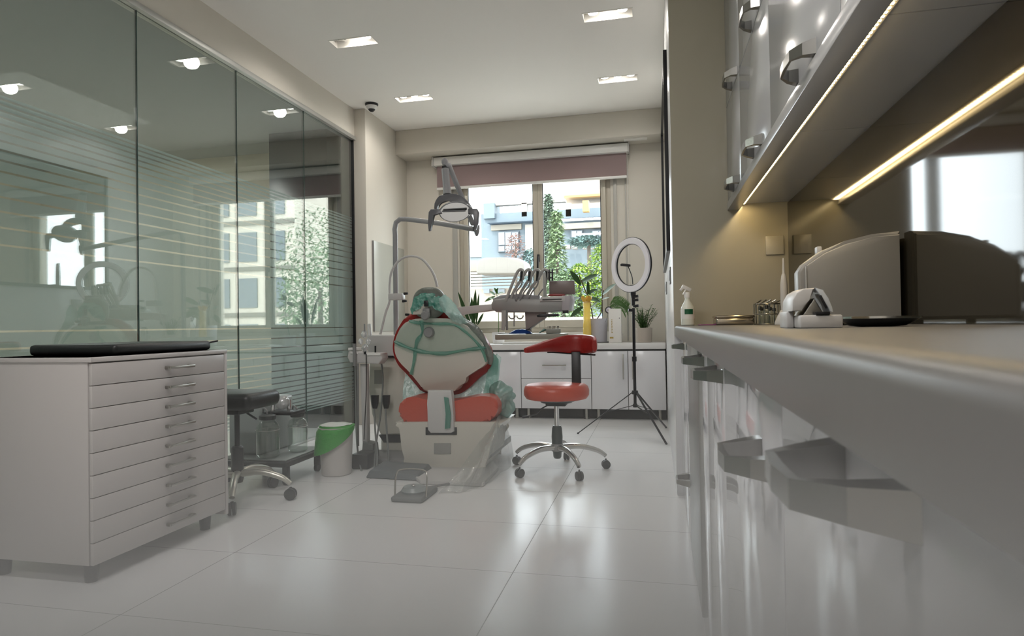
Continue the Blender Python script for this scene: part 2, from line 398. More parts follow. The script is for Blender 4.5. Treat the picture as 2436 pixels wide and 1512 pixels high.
part('handle', B().box(xm-.014, xm+.014, YW-.015, YW+.012, 1.62, 1.70, .005).beam((xm, YW-.025, 1.68), (xm-.004, YW-.03, 1.53), .022, .018, .005), BLACK, w)
struct('trim_window_jamb', B().box(WX1+.03, WX1+.065, YW-.012, YW, .76, 2.72, .002).box(WX1+.15, WX1+.165, YW-.012, YW, .76, 2.72, .002).box(WX0-.075, WX0-.02, YW-.012, YW, .76, 2.72, .002), mat('grey_track', (.42, .41, .38), .4))
# roller blind
t = thing('roller_blind', 'mauve roller blind half drawn under a white cassette above the window', 'blind', (-1.30, 6.68, 2.45))
part('cassette', B().box(-2.35, -.245, 6.62, 6.745, 2.705, 2.795, .008), WHITE, t)
part('end_cap', B().box(-2.372, -2.35, 6.615, 6.75, 2.70, 2.80, .004), PANEL, t)
part('end_cap', B().box(-.245, -.235, 6.615, 6.75, 2.70, 2.80, .003), PANEL, t)
part('fabric', B().box(-2.33, -.265, 6.675, 6.678, 2.47, 2.71), film('mauve_blind_fabric', (.40, .30, .30), .93, .6, .35, gloss=.02), t, smooth=False)
part('bottom_bar', B().box(-2.33, -.265, 6.664, 6.688, 2.445, 2.472, .004), WHITE, t)
part('side_cable', B().cyl((-.258, 6.68, .80), (-.258, 6.68, 2.70), .0022, seg=6), WHITE, t)
# window board is the worktop of the low cabinets: see below
# ceiling lamps
EM = mat('lamp_emitter', (1, 1, 1), .5, emit=(1, .96, .88), es=14)
HOUS = mat('lamp_housing_white', (.78, .76, .72), .35)
place = ['topmost on the right side', 'just before the right end of the beam', 'nearest the glass partition top', 'right beside the dome camera']
for i, (x, y) in enumerate(lamp_c[:4]):
    t = thing('ceiling_light', 'recessed rectangular white ceiling spotlight, ' + place[i], 'ceiling light', (x, y, H), 'recessed ceiling spotlights')
    x0, x1, y0, y1 = x-LW/2, x+LW/2, y-LH/2, y+LH/2
    part('housing', B().box(x0-.006, x0, y0-.006, y1+.006, H-.003, H+.06).box(x1, x1+.006, y0-.006, y1+.006, H-.003, H+.06).box(x0, x1, y0-.006, y0, H-.003, H+.06).box(x0, x1, y1, y1+.006, H-.003, H+.06).box(x0-.006, x1+.006, y0-.006, y1+.006, H+.06, H+.066), HOUS, t, smooth=False)
    n = 3 if i in (1, 3) else 2
    for k in range(n):
        cx = x0+LW*(k+.5)/n if n == 3 else x0+LW*(.2+.6*k)
        bb = part('bulb', B().lathe((cx, y, H+.03), [(.038, .03), (.042, .012), (.040, 0), (.034, -.004)]), CHROME, t)
        if not (i == 2 and k == 0): part('lens', B().lathe((cx, y, H+.024), [(.033, .004), (.033, 0)]), EM, bb)
    if i < 4: light('spotlight_glow', 'POINT', (x, y, H+.012), (0, 0, 0), .35, (1, .94, .84), shadow_soft_size=.02); light('spotlight_beam', 'SPOT', (x, y, H-.004), (0, 0, 0), 15, (1, .95, .88), spot_size=radians(168), spot_blend=.5, shadow_soft_size=.05)
# slot lamp in the soffit by the window
single('soffit_light', B().box(-.28, -.05, 6.52, 6.60, 2.800, 2.812, .003), HOUS, 'slim white slot lamp set in the underside of the beam by the right wall', 'ceiling light')
# dome camera
dc = PZ(884, 247, H)
t = thing('dome_camera', 'white dome security camera with black lens globe under the ceiling by the pillar', 'camera', (dc.x, dc.y, H))
part('base_plate', B().lathe((dc.x, dc.y, H), [(.062, 0), (.062, -.012), (.055, -.022)]), BLACK, t)
part('housing', B().lathe((dc.x, dc.y, H-.018), [(.055, 0), (.054, -.014), (.044, -.03), (.030, -.036)]), WHITE, t)
part('lens_globe', B().ell((dc.x, dc.y, H-.045), (.034, .034, .032)), BLACK, t)
# ================================================================ OUTSIDE THE WINDOW
def Yb(pts, y): return [PY(a, c, y) for a, c in pts]
def pbox(b, x0, y0, x1, y1, Y, d, bev=0):
    a, c = PY(x0, y1, Y), PY(x1, y0, Y); return b.box(min(a.x, c.x), max(a.x, c.x), Y, Y+d, min(a.z, c.z), max(a.z, c.z), bev)
struct('ground', B().box(-60, 70, 7.3, 90, -3.2, -3.0), mat('pale_paving', (.55, .52, .47), .8), smooth=False)
BLUE = mat('blue_grey_stone', (.075, .098, .115), .6, var=(.6, .15)); SANDY = mat('sandy_render', (.16, .145, .12), .7); DKF = mat('dark_frame', (.03, .04, .05), .4)
PANE = mat('window_pane_sky', (.10, .12, .14), .1, spec=.8); PALE = mat('pale_render', (.22, .20, .18), .7)
t = thing('apartment_building', 'blue-grey stone house with roof terrace rail across the street, behind the window', 'building', (PY(1300, 700, 40).x, 40, -3))
b = B(); pbox(b, 1150, 491, 1470, 905, 40, 8); part('wall', b, BLUE, t, smooth=False)
b = B(); pbox(b, 1150, 482, 1176, 520, 39.7, 1.5); part('roof_pier', b, BLUE, t, smooth=False)
b = B(); pbox(b, 1150, 479, 1345, 485, 40, .5); part('terrace_rail', b, PALE, t, smooth=False)
for x_ in (1241, 1346, 1293): b = B(); pbox(b, x_, 482, x_+12, 515, 40, .5); part('rail_post', b, PALE, t, smooth=False)
b = B(); pbox(b, 1158, 523, 1290, 530, 39.2, 1.0); part('ledge', b, mat('deep_blue_trim', (.05, .08, .12), .5), t, smooth=False)
b = B(); pbox(b, 1338, 514, 1450, 520, 39.2, 1.0); part('ledge', b, MATS['deep_blue_trim'], t, smooth=False)
b = B(); pbox(b, 1168, 532, 1240, 548, 39.8, .5); part('lintel', b, SANDY, t, smooth=False)
b = B(); pbox(b, 1336, 526, 1450, 545, 39.5, .6); part('lintel', b, SANDY, t, smooth=False)
b = B(); pbox(b, 1250, 532, 1290, 600, 39.8, .4); part('side_bay', b, PALE, t, smooth=False)
for (x0, y0_, x1, y1_, nm) in ((1184, 549, 1234, 600, 3), (1358, 546, 1386, 582, 2), (1408, 546, 1440, 578, 2)):
    b = B(); pbox(b, x0, y0_, x1, y1_, 39.7, .4); w_ = part('window', b, DKF, t, smooth=False)
    n = nm
    for k in range(n):
        b = B(); xa = x0+2+(x1-x0-2)*k/n; xb = x0+(x1-x0-2)*(k+1)/n; pbox(b, xa, y0_+3, xb, y0_+(y1_-y0_)*.66, 39.6, .12); part('pane', b, PANE, w_, smooth=False)
        b = B(); pbox(b, xa, y0_+(y1_-y0_)*.70, xb, y1_-2, 39.6, .12); part('pane', b, PANE, w_, smooth=False)
for k, x_ in enumerate((1344, 1360, 1386, 1405)): b = B(); pbox(b, x_, 582, x_+12, 591, 38.9, .6); part('balcony_planter', b, PALE, t, smooth=False)
ORN = mat('ochre_render', (.30, .17, .05), .6)
t = thing('ochre_building', 'ochre upper storey rising behind the blue-grey house at the top right pane', 'building', (PY(1390, 480, 52).x, 52, -3))
b = B(); pbox(b, 1338, 380, 1480, 474, 52, 6); part('wall', b, mat('peach_render', (.28, .20, .13), .7), t, smooth=False)
b = B(); pbox(b, 1342, 457, 1480, 470, 51, 1.2); part('balcony_slab', b, ORN, t, smooth=False)
b = B(); pbox(b, 1350, 478, 1480, 492, 51.5, 3); part('lower_wall', b, PALE, t, smooth=False)
b = B(); pbox(b, 1386, 476, 1400, 503, 38.6, .5); part('chimney', b, ORN, t, smooth=False)
# neighbour's low buildings
t = thing('low_annex', 'sunlit cream low annex with boarded parapet below the left window pane', 'building', (PY(1170, 700, 15).x, 15, -3))
CRM = mat('sunlit_cream', (.20, .165, .13), .7)
b = B(); pbox(b, 1040, 684, 1250, 1000, 15, 4); part('wall', b, CRM, t, smooth=False)
for k in range(5):
    b = B(); pbox(b, 1040, 648+k*7, 1236, 654.4+k*7, 14.9, .3); part('parapet_board', b, mat('pale_board_%d' % (k % 2), [(.20, .165, .125), (.18, .15, .115)][k % 2], .6), t, smooth=False)
b = B(); pbox(b, 1040, 620, 1134, 648, 15.6, .3); part('rear_wall', b, SANDY, t, smooth=False)
for x_ in (1150, 1172, 1186): b = B(); pbox(b, x_, 687, x_+14, 697, 14.92, .2); part('vent_window', b, PANE, t, smooth=False)
b = B(); b.prism(Yb([(1133, 650), (1134, 628), (1138, 620), (1145, 615), (1155, 612.5), (1190, 611.5), (1225, 612.5), (1236, 615), (1243, 620), (1247, 628), (1248, 650)], 14), (0, .8, 0), .03, 3)
single('roof_canopy', b, mat('white_canopy', (.10, .092, .080), .5), 'white rounded canopy standing on the cream annex roof', 'canopy')
t = thing('garden_wall', 'low pinkish garden wall and white boards below the right window pane', 'wall', (PY(1350, 780, 13).x, 13, -3))
b = B(); pbox(b, 1255, 752, 1460, 1000, 13, .4); part('wall', b, mat('pink_render', (.26, .21, .19), .7), t, smooth=False)
b = B(); pbox(b, 1255, 774, 1460, 779, 12.85, .3); part('coping', b, PALE, t, smooth=False)
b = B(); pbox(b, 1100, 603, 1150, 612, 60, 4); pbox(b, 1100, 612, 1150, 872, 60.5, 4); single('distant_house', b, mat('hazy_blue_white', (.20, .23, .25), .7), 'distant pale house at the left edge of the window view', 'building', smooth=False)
def tree(name, label, px0, py0, px1, py1, Y, m, n, ls, cone=False, seed=0, cat='tree', dens=1.0):
    rr = random.Random(seed); a, c = PY(px0, py1, Y), PY(px1, py0, Y); cx, cz, rx, rz = (a.x+c.x)/2, (a.z+c.z)/2, (c.x-a.x)/2, (c.z-a.z)/2
    t = thing(name, label, cat, (cx, Y, -3)); b = B()
    for i in range(n):
        h = rr.random(); k = (1-h*.93) if cone else sqrt(max(.02, 1-(2*h-1)**2)); th = rr.uniform(0, 2*pi); r = rx*k*rr.uniform(.25, 1)**.5
        p = V(cx+r*cos(th), Y+r*sin(th)*.9, cz-rz+2*rz*h) + noise.noise_vector(V(i*.37, seed, h*5))*rx*.15
        if cone: p.z -= r*.25
        d = V(cos(th)+rr.uniform(-.6, .6), sin(th)+rr.uniform(-.6, .6), rr.uniform(-.5, .6))
        b.leaf(p, d, ls*rr.uniform(.6, 1.3), ls*.5, bend=.2, n=2)
    part('foliage', b, m, t, kind='stuff', smooth=False)
    b = B(); b.tube([V(cx, Y, -3), V(cx, Y, cz-rz*.2), V(cx, Y, cz+rz*.7)], [rx*.10+.04, rx*.06+.03, .015], 8)
    for k in range(7):
        th = k*2.4; z = cz-rz*.6+rz*1.2*k/7; b.tube([V(cx, Y, z), V(cx+rx*.6*cos(th), Y+rx*.6*sin(th), z+rx*.25)], [rx*.03+.015, .01], 6)
    part('trunk', b, mat('bark', (.07, .055, .045), .9), t); return t
G1 = mat('conifer_needles', (.11, .15, .11), .9, spec=.1); G2 = mat('sunny_leaves', (.17, .26, .04), .9, spec=.1); G3 = mat('mid_leaves', (.14, .20, .11), .9, spec=.1); G4 = mat('dry_pink_leaves', (.22, .13, .11), .6); G5 = mat('blue_green_leaves', (.10, .16, .15), .9, spec=.1)
tree('conifer_tree', 'tall pointed conifer just right of the window mullion', 1282, 462, 1330, 700, 30, G1, 2200, .26, True, 1)
tree('conifer_tree', 'wider pale green conifer beside the tall pointed one', 1290, 500, 1362, 760, 24, mat('pale_conifer', (.15, .21, .11), .9, spec=.1), 1900, .22, True, 2)
tree('flowering_shrub', 'pinkish sparse tree before the house window in the left pane', 1205, 555, 1248, 650, 22, G4, 600, .12, False, 3)
tree('garden_shrub', 'grey-green shrub left of the mullion, above the canopy end', 1238, 592, 1285, 720, 22, G5, 1300, .13, False, 4, 'shrub')
tree('balcony_hedge', 'dark blue-green hedge along the balcony of the house', 1352, 562, 1450, 586, 36.5, G5, 1300, .26, False, 5, 'hedge')
tree('garden_tree', 'bright yellow-green bush at the right edge of the window', 1400, 578, 1480, 740, 15.5, G2, 3000, .10, False, 6, 'shrub')
tree('garden_tree', 'bright green bush in the middle of the right pane', 1335, 628, 1425, 780, 15.2, G2, 3000, .09, False, 7, 'shrub')
tree('garden_tree', 'mid-green leafy tree low behind the rubber plant', 1290, 650, 1390, 800, 15, G3, 2600, .11, False, 8, 'shrub')
# seen only mirrored in the glass partition
t = thing('pale_block', 'pale cream block with a grid of windows, seen mirrored in the glass partition', 'building', (14, 27, -3))
part('wall', B().box(10.8, 22, 27, 33, -3, 9.5), mat('bright_cream_render', (.55, .50, .42), .6), t, smooth=False)
for i in range(5):
    for j in range(4): part('window', B().box(11.3+i*1.5, 12.3+i*1.5, 26.93, 27.0, -.2+j*2.2, 1.2+j*2.2), PANE, t, smooth=False)
for k in range(4): part('floor_band', B().box(10.8, 22, 26.9, 27, 1.55+k*2.2, 1.75+k*2.2), SANDY, t, smooth=False)
for k, (x_, y_, r_, h_, sd) in enumerate([(5.0, 19, 1.6, 3.8, 11), (2.0, 14.2, 1.2, 2.4, 12), (4.7, 14.4, 1.2, .6, 13)]):
    rr = random.Random(sd); t = thing('street_tree', ['tall leafy street tree mirrored in the right of the partition', 'smaller leafy street tree mirrored beside the taller one', 'low street bush mirrored below the pale block'][k], 'tree', (x_, y_, -3)); b = B()
    for i in range(3600):
        d = V(rr.gauss(0, 1), rr.gauss(0, 1), rr.gauss(0, 1)).normalized()*rr.uniform(.3, 1)**.4; p = V(x_+d.x*r_, y_+d.y*r_, h_*.55+d.z*h_*.75); b.leaf(p, V(rr.gauss(0, 1), rr.gauss(0, 1), rr.gauss(0, .6)), .13, .06, bend=.2, n=2)
    part('foliage', b, G3, t, kind='stuff', smooth=False); part('trunk', B().tube([V(x_, y_, -3), V(x_, y_, h_*.6)], [.16, .07], 8), MATS['bark'], t)
# ================================================================ LOW CABINETS UNDER THE WINDOW
CT = .749
single('window_worktop', B().box(XL+.002, XR-.004, 6.275, YW-.002, .690, CT, .006), TOPW, 'long white worktop under the window, above the row of low white cabinets', 'worktop')
def bar_handle(b, p0, p1, off, r=.006):
    p0, p1, off = Vector(p0), Vector(p1), Vector(off); d = (p1-p0).normalized()
    b.beam(p0+off, p1+off, .012, .012, .002); b.beam(p0+d*.012, p0+d*.012+off, .012, .012, .002); b.beam(p1-d*.012, p1-d*.012+off, .012, .012, .002); return b
CARC = mat('cabinet_carcass', (.10, .10, .10), .5)
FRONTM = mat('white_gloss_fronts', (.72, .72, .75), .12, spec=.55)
YF = 6.30
units = [(XL+.004, -2.20, 'door', 'at the left end, behind the dental chair'), (-2.20, -1.78, 'door', 'behind the dental chair base, second from the left wall'), (-1.78, -1.332, 'door', 'just right of the dental chair back'),
         (-1.332, -.626, 'drawers', 'with two wide drawers behind the red stool'), (-.626, .088, 'doors', 'with two doors behind the ring light stand')]
for x0, x1, kind, where in units:
    t = thing('low_cabinet', 'low white glossy cabinet ' + where, 'cabinet', ((x0+x1)/2, YF, 0), 'low cabinets under the window')
    part('body', B().box(x0+.002, x1-.002, YF+.004, YW-.006, .10, .686), CARC, t)
    z0, z1 = .105, .672
    fr = []
    if kind == 'drawers':
        for a, c in ((z0, .400), (.405, z1)):
            d = part('drawer', B().box(x0+.003, x1-.003, YF-.016, YF+.003, a, c, .0015), FRONTM, t)
            xc = (x0+x1)/2 - .01
            if a > .3: part('handle', bar_handle(B(), (xc-.12, YF-.016, .537), (xc+.12, YF-.016, .537), (0, -.03, 0)), STEEL, d)
            else: part('handle', bar_handle(B(), (xc-.12, YF-.016, .26), (xc+.12, YF-.016, .26), (0, -.03, 0)), STEEL, d)
    else:
        xs = [(x0, x1, 'r')] if kind == 'door' else [(x0, (x0+x1)/2, 'r'), ((x0+x1)/2, x1, 'l')]
        for a, c, sd in xs:
            d = part('door', B().box(a+.003, c-.003, YF-.016, YF+.003, z0, z1, .0015), FRONTM, t)
            hx = c-.045 if sd == 'r' else a+.045
            if kind == 'door': hx = a+.045
            part('handle', bar_handle(B(), (hx, YF-.016, .40), (hx, YF-.016, .645), (0, -.03, 0)), STEEL, d)
    part('plinth', B().box(x0, x1, YF+.085, YF+.10, 0.0, .10), DARK, t)
    for lx in (x0+.06, x1-.06):
        part('foot', B().cyl((lx, YF+.05, 0), (lx, YF+.05, .10), .018, seg=12).cyl((lx, YF+.05, 0), (lx, YF+.05, .012), .024, seg=12), STEEL, t)

# ================================================================ KITCHEN RUN ON THE RIGHT
ZT = .922
b = B(); pr = [(XR+.004, .868), (XR+.004, .905), (XR+.008, .914), (XR+.016, .920), (XR+.028, ZT), (.686, ZT), (.686, .868)]
pr = [(.100, .866), (.100, .906), (.1012, .912), (.1045, .917), (.110, .9205), (.117, ZT), (.687, ZT), (.687, .866)]
b.prism([V(x, -1.5, z) for x, z in pr], (0, 5.08, 0))
single('worktop', b, TOPM, 'long pale grey worktop with bright rounded front edge along the right wall', 'worktop')
def bridge(pos, L=.135, pr=.046, h=.020, down=False):
    """faceted bridge pull running along y, standing off towards -x"""
    x, y, z = pos; b = B(); o = []
    outer = [(0, -L*.5-.012), (-pr*.55, -L*.5+.004), (-pr, -L*.30), (-pr-.003, 0), (-pr, L*.30), (-pr*.55, L*.5-.004), (0, L*.5+.012)]
    inner = [(0, -L*.5+.016), (-pr*.50, -L*.5+.022), (-pr+.006, -L*.28), (-pr+.005, 0), (-pr+.006, L*.28), (-pr*.50, L*.5-.022), (0, L*.5-.016)]
    n = len(outer); ra = []
    hw = [1.5, 1.15, 1, .96, 1, 1.15, 1.5]
    for i in range(n):
        hh = h*hw[i]/2
        ra.append([b.bm.verts.new((x+outer[i][0], y+outer[i][1], z-hh)), b.bm.verts.new((x+outer[i][0], y+outer[i][1], z+hh)),
                   b.bm.verts.new((x+inner[i][0], y+inner[i][1], z+hh)), b.bm.verts.new((x+inner[i][0], y+inner[i][1], z-hh))])
    for A, C in zip(ra, ra[1:]):
        for k in range(4): b.bm.faces.new((A[k], A[(k+1) % 4], C[(k+1) % 4], C[k]))
    b.bm.faces.new(ra[0][::-1]); b.bm.faces.new(ra[-1])
    return b
XD = .128
base_units = [(3.58, 2.95, [(.875, .02)], 'farthest, next to the return wall'), (2.95, 2.67, [(.875, .02)], 'narrow, just beyond the grey appliance'),
              (2.04, 1.72, [(.875, .02)], 'narrow, just nearer than the grey appliance'), (1.72, 1.30, [(.875, .02)], 'third from the nearest'),
              (1.30, .72, [(.875, .02)], 'wide, second from the nearest'), (.72, .10, [(.875, .02)], 'nearest the viewer'), (.10, -.55, [(.875, .02)], 'base unit just outside the right of view')]
hy = {0: [(3.12, .835), (3.05, .56)], 1: [(2.765, .29)], 2: [(1.90, .838), (1.90, .55)], 3: [(1.395, .838), (1.40, .55)], 4: [(.80, .785)], 5: [(.435, .846)], 6: [(-.2, .846)]}
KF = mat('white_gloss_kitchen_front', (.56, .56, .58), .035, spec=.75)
for i, (ya, yb, rows, where) in enumerate(base_units[:6]):
    t = thing('base_cabinet', 'glossy white base cabinet under the grey worktop, ' + where, 'cabinet', (XD+.02, (ya+yb)/2, 0), 'kitchen base cabinets on the right')
    part('body', B().box(XD+.020, .684, yb+.002, ya-.002, .10, .862), CARC, t, smooth=False)
    part('plinth', B().box(XD+.045, XD+.06, yb, ya, 0, .10), PANEL, t, smooth=False)
    for k, (zt, zb) in enumerate(rows):
        nm = 'drawer' if len(rows) > 1 else 'door'
        d = part(nm, B().box(XD, XD+.018, yb+.003, ya-.003, max(zb, .02), zt-.016, .0012), KF, t)
        hh = hy[i][k] if k < len(hy[i]) else None
        if hh: part('handle', bridge((XD, hh[0], hh[1]-.010), pr=.055, h=.018), HANDLE, d, smooth=False)
t = thing('dishwasher', 'grey metal built-in appliance front between the white base cabinets', 'appliance', (XD+.02, 2.35, 0))
part('body', B().box(XD+.02, .68, 2.045, 2.665, .02, .862), GREYP, t)
part('door', B().box(XD-.004, XD+.018, 2.045, 2.665, .03, .855, .002), mat('grey_steel_front', (.26, .26, .25), .35, .5), t)
part('kickboard', B().box(XD+.03, XD+.045, 2.045, 2.665, 0, .03), BLACK, t)
# wall cabinets
XU = .39
wun = [(3.58, 3.04, 'farthest, beside the return wall'), (3.04, 2.28, 'second from the return wall'), (2.28, 1.45, 'third from the return wall, catching the ceiling light'), (1.45, .70, 'nearest the viewer in view')]
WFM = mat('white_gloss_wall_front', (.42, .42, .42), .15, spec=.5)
for i, (ya, yb, where) in enumerate(wun):
    t = thing('wall_cabinet', 'glossy white wall cabinet with stacked doors, ' + where, 'cabinet', (XU+.02, (ya+yb)/2, 1.52), 'wall cabinets on the right')
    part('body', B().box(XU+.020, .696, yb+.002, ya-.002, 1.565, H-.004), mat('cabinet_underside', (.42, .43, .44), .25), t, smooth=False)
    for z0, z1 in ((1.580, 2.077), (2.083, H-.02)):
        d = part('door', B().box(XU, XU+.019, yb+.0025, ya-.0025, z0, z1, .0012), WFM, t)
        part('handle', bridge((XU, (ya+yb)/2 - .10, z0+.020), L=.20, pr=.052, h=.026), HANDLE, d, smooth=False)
single('light_rail', B().box(XU-.004, XU+.058, .70, 3.582, 1.535, 1.577, .002), mat('rail_laminate', (.46, .455, .45), .2), 'pale light rail running under the row of wall cabinets', 'rail')
t = thing('led_strip', 'warm glowing LED strip in the groove under the wall cabinets', 'light', (.46, 3.5, 1.55))
part('profile', B().box(.450, .476, .75, 3.575, 1.560, 1.565), PANEL, t)
b = B()
for k in range(150): b.box(.456, .470, .77+k*.0186, .775+k*.0186, 1.558, 1.560)
part('diode', b, mat('led_diode', (1, .8, .4), .5, emit=(1, .74, .34), es=22), t, kind='stuff', smooth=False)
light('led_strip_light', 'AREA', (.463, 2.15, 1.556), (0, 0, 0), 2.8, (1, .74, .38), shape='RECTANGLE', size=.02, size_y=2.8)
# things on the long worktop
def trav(px, py, y): return PY(px, py, y)
t = thing('spray_bottle', 'white spray bottle with green label at the far end of the worktop', 'bottle', (.163, 3.42, ZT))
c = V(.163, 3.42, ZT)
b = B(); b.lathe(c, [(.030, 0), (.034, .004), (.034, .085), (.032, .095), (.016, .125), (.013, .135), (.013, .145)], 28); part('bottle_body', b, mat('translucent_white', (.70, .72, .66), .25, sss=.3), t)
part('label', B().lathe(c, [(.0345, .035), (.0345, .082)], 28, cap=False), WHITE, t)
b = B(); b.grid(lambda u, v: c + V(.0349*sin(-.5+1.3*u), -.0349*cos(-.5+1.3*u), .058+.026*v), 10, 1); part('green_label', b, mat('green_label', (.01, .09, .04), .4), t, 'dark green label patch')
b = B(); b.lathe(c, [(.015, .143), (.016, .165), (.013, .172)], 20).beam(c+V(.018, 0, .182), c+V(-.026, -.012, .205), .016, .018, .004).beam(c+V(-.020, -.01, .198), c+V(-.036, -.014, .182), .010, .012, .003)
part('spray_head', b, WHITE, t); part('trigger', B().beam(c+V(-.006, -.003, .188), c+V(-.022, -.008, .160), .008, .006, .002), WHITE, t)
single('magenta_pad', B().box(.215, .36, 3.30, 3.45, ZT, ZT+.005, .001), mat('magenta_sheet', (.22, .05, .16), .5), 'thin magenta mat lying on the worktop left of the metal tray', 'mat')
def steel_box(name, x0, x1, y0, y1, z, h, m, lab, cat, lid=True):
    t = thing(name, lab, cat, ((x0+x1)/2, (y0+y1)/2, z)); b = B()
    b.box(x0+.004, x1-.004, y0+.004, y1-.004, z, z+h*.72, .008, 3); part('box_body', b, m, t)
    if lid: part('lid', B().box(x0, x1, y0, y1, z+h*.70, z+h, .009, 3), m, t)
    return t
steel_box('instrument_tray', .285, .47, 3.26, 3.44, ZT, .048, mat('polished_steel', (.55, .50, .42), .16, 1), 'shallow lidded metal instrument box on the worktop in front of the return wall', 'box')
t = thing('wire_basket', 'wire basket of glass vials and small tools beside the metal box', 'basket', (.53, 3.3, ZT)); c = V(.53, 3.30, ZT)
b = B()
for z in (.002, .05, .10): b.tube([c+V(.06*cos(a), .06*sin(a), z) for a in [2*pi*k/24 for k in range(24)]], .0025, 6, True)
for k in range(16): a = 2*pi*k/16; b.cyl(c+V(.06*cos(a), .06*sin(a), 0), c+V(.06*cos(a), .06*sin(a), .10), .0018, seg=6)
part('wire_frame', b, STEEL, t)
for k, (dx, dy, hh) in enumerate([(-.035, -.02, .085), (-.02, .02, .08), (-.008, -.035, .09), (.012, -.015, .08), (.034, .01, .075), (.01, .03, .09)]):
    q = c+V(dx, dy, .002); v = part('vial', B().lathe(q, [(.010, 0), (.0105, .004), (.0105, hh*.7), (.006, hh*.78), (.006, hh*.84)], 14), JARG, t)
    part('cap', B().lathe(q+V(0, 0, hh*.82), [(.0085, 0), (.0085, .014), (.007, .017)], 14), BLACK if k % 2 else DARK, v)
b = B()
for k in range(5): b.cyl(c+V(-.05+.02*k, .04-.01*k, .10), c+V(-.03+.024*k, -.03+.012*k, .118), .0035, seg=8)
part('small_tool', b, STEEL, t, kind='stuff')
# slim upright handpiece in its base
c = V(.545, 2.95, ZT)
t = thing('slim_handpiece', 'slim pale upright handpiece with pointed tip standing on a conical base', 'dental tool', c)
part('base', B().lathe(c, [(.040, 0), (.041, .006), (.032, .03), (.019, .055), (.016, .062)]), PANEL, t)
part('handle', B().lathe(c+V(0, 0, .055), [(.013, 0), (.015, .03), (.0145, .12), (.010, .155), (.007, .165)]), PANEL, t)
part('tip', B().lathe(c+V(0, 0, .215), [(.006, 0), (.005, .03), (.003, .07), (.0015, .074)]), PANEL, t)
# sealing machine like white device with chrome hood
ox, oy, SX = .268, 1.30, .75
t = thing('table_device', 'small white tabletop device with hinged clear hood, nearest on the worktop', 'device', (ox+.05, oy, ZT))
part('base', B().box(ox-.0105, ox+.062, oy-.05, oy+.07, ZT, ZT+.024, .004), PANEL, t)
part('tray', B().box(ox+.016, ox+.040, oy-.052, oy-.03, ZT+.024, ZT+.030, .001), BLACK, t)
prof = [(-.028, .032), (-.026, .052), (-.016, .066), (0, .073), (.026, .074), (.012, .052), (-.006, .032)]
part('left_shell', B().prism([V(ox+x*SX, oy-.035, ZT+z) for x, z in prof], (0, .095, 0), .003), PANEL, t)
prof2 = [(.026, .0745), (.044, .070), (.055, .055), (.064, .038), (.066, .029), (.058, .030), (.050, .044), (.036, .062), (.028, .070)]
part('hood', B().prism([V(ox+x*SX, oy-.035, ZT+z) for x, z in prof2], (0, .095, 0), .002), mat('frosted_acrylic', (.62, .66, .70), .15, spec=.7), t)
part('hood_slot', B().beam((ox+.027, oy-.037, ZT+.060), (ox+.0375, oy-.037, ZT+.036), .004, .004, .001), BLACK, t)
part('heater', B().prism([V(ox+x*SX, oy-.03, ZT+z) for x, z in ((-.002, .024), (.048, .024), (.025, .055))], (0, .08, 0), .002), STEEL, t)
part('side_box', B().box(ox-.024, ox-.011, oy+.0, oy+.07, ZT, ZT+.032, .003), PANEL, t)
# autoclave
t = thing('autoclave', 'large pale steriliser with sloping rounded top against the dark backsplash', 'steriliser', (.56, 2.2, ZT))
sh = [(.405, .012), (.405, .155), (.420, .178), (.470, .215), (.53, .240), (.60, .256), (.674, .262), (.674, .012)]
part('casing', B().prism([V(x, 1.98, ZT+z) for x, z in sh], (0, .06, 0), .008, 3), mat('warm_grey_casing', (.24, .235, .225), .4), t)
part('front_panel', B().prism([V(x, 1.965, ZT+z) for x, z in [(.425, .02), (.425, .172), (.475, .206), (.53, .230), (.60, .246), (.668, .252), (.668, .02)]], (0, .018, 0), .004), mat('warm_grey_panel', (.25, .245, .235), .4), t)
part('chamber_housing', B().prism([V(max(x, .50), 2.035, ZT+z*.97) for x, z in [(.50, .012), (.50, .20), (.53, .235), (.60, .25), (.674, .256), (.674, .012)]], (0, .40, 0), .008, 3), MATS['warm_grey_casing'], t)
part('seam_strip', B().box(.4215, .4235, 1.962, 1.967, ZT+.02, ZT+.17), PANEL, t)
part('filler_knob', B().box(.466, .480, 2.02, 2.05, ZT+.205, ZT+.232, .003), PANEL, t)
for fx in (.52, .65):
    for fy in (2.01, 2.40): part('foot', B().cyl((fx, fy, ZT), (fx, fy, ZT+.013), .012, seg=12), BLACK, t)
c = V(.4375, 1.42, ZT)
t = thing('steel_dish', 'low dark dish with bright metal rim at the right edge of the worktop view', 'dish', c)
part('bowl', B().lathe(c, [(.030, 0), (.05, .002), (.068, .012), (.074, .016), (.070, .0155), (.048, .004), (.01, .003)], 36), DARK, t)
part('rim', B().lathe(c+V(0, 0, .0165), [(.068, 0), (.0775, .0), (.0775, .004), (.068, .004), (.068, 0)], 36, cap=False), CHROME, t)
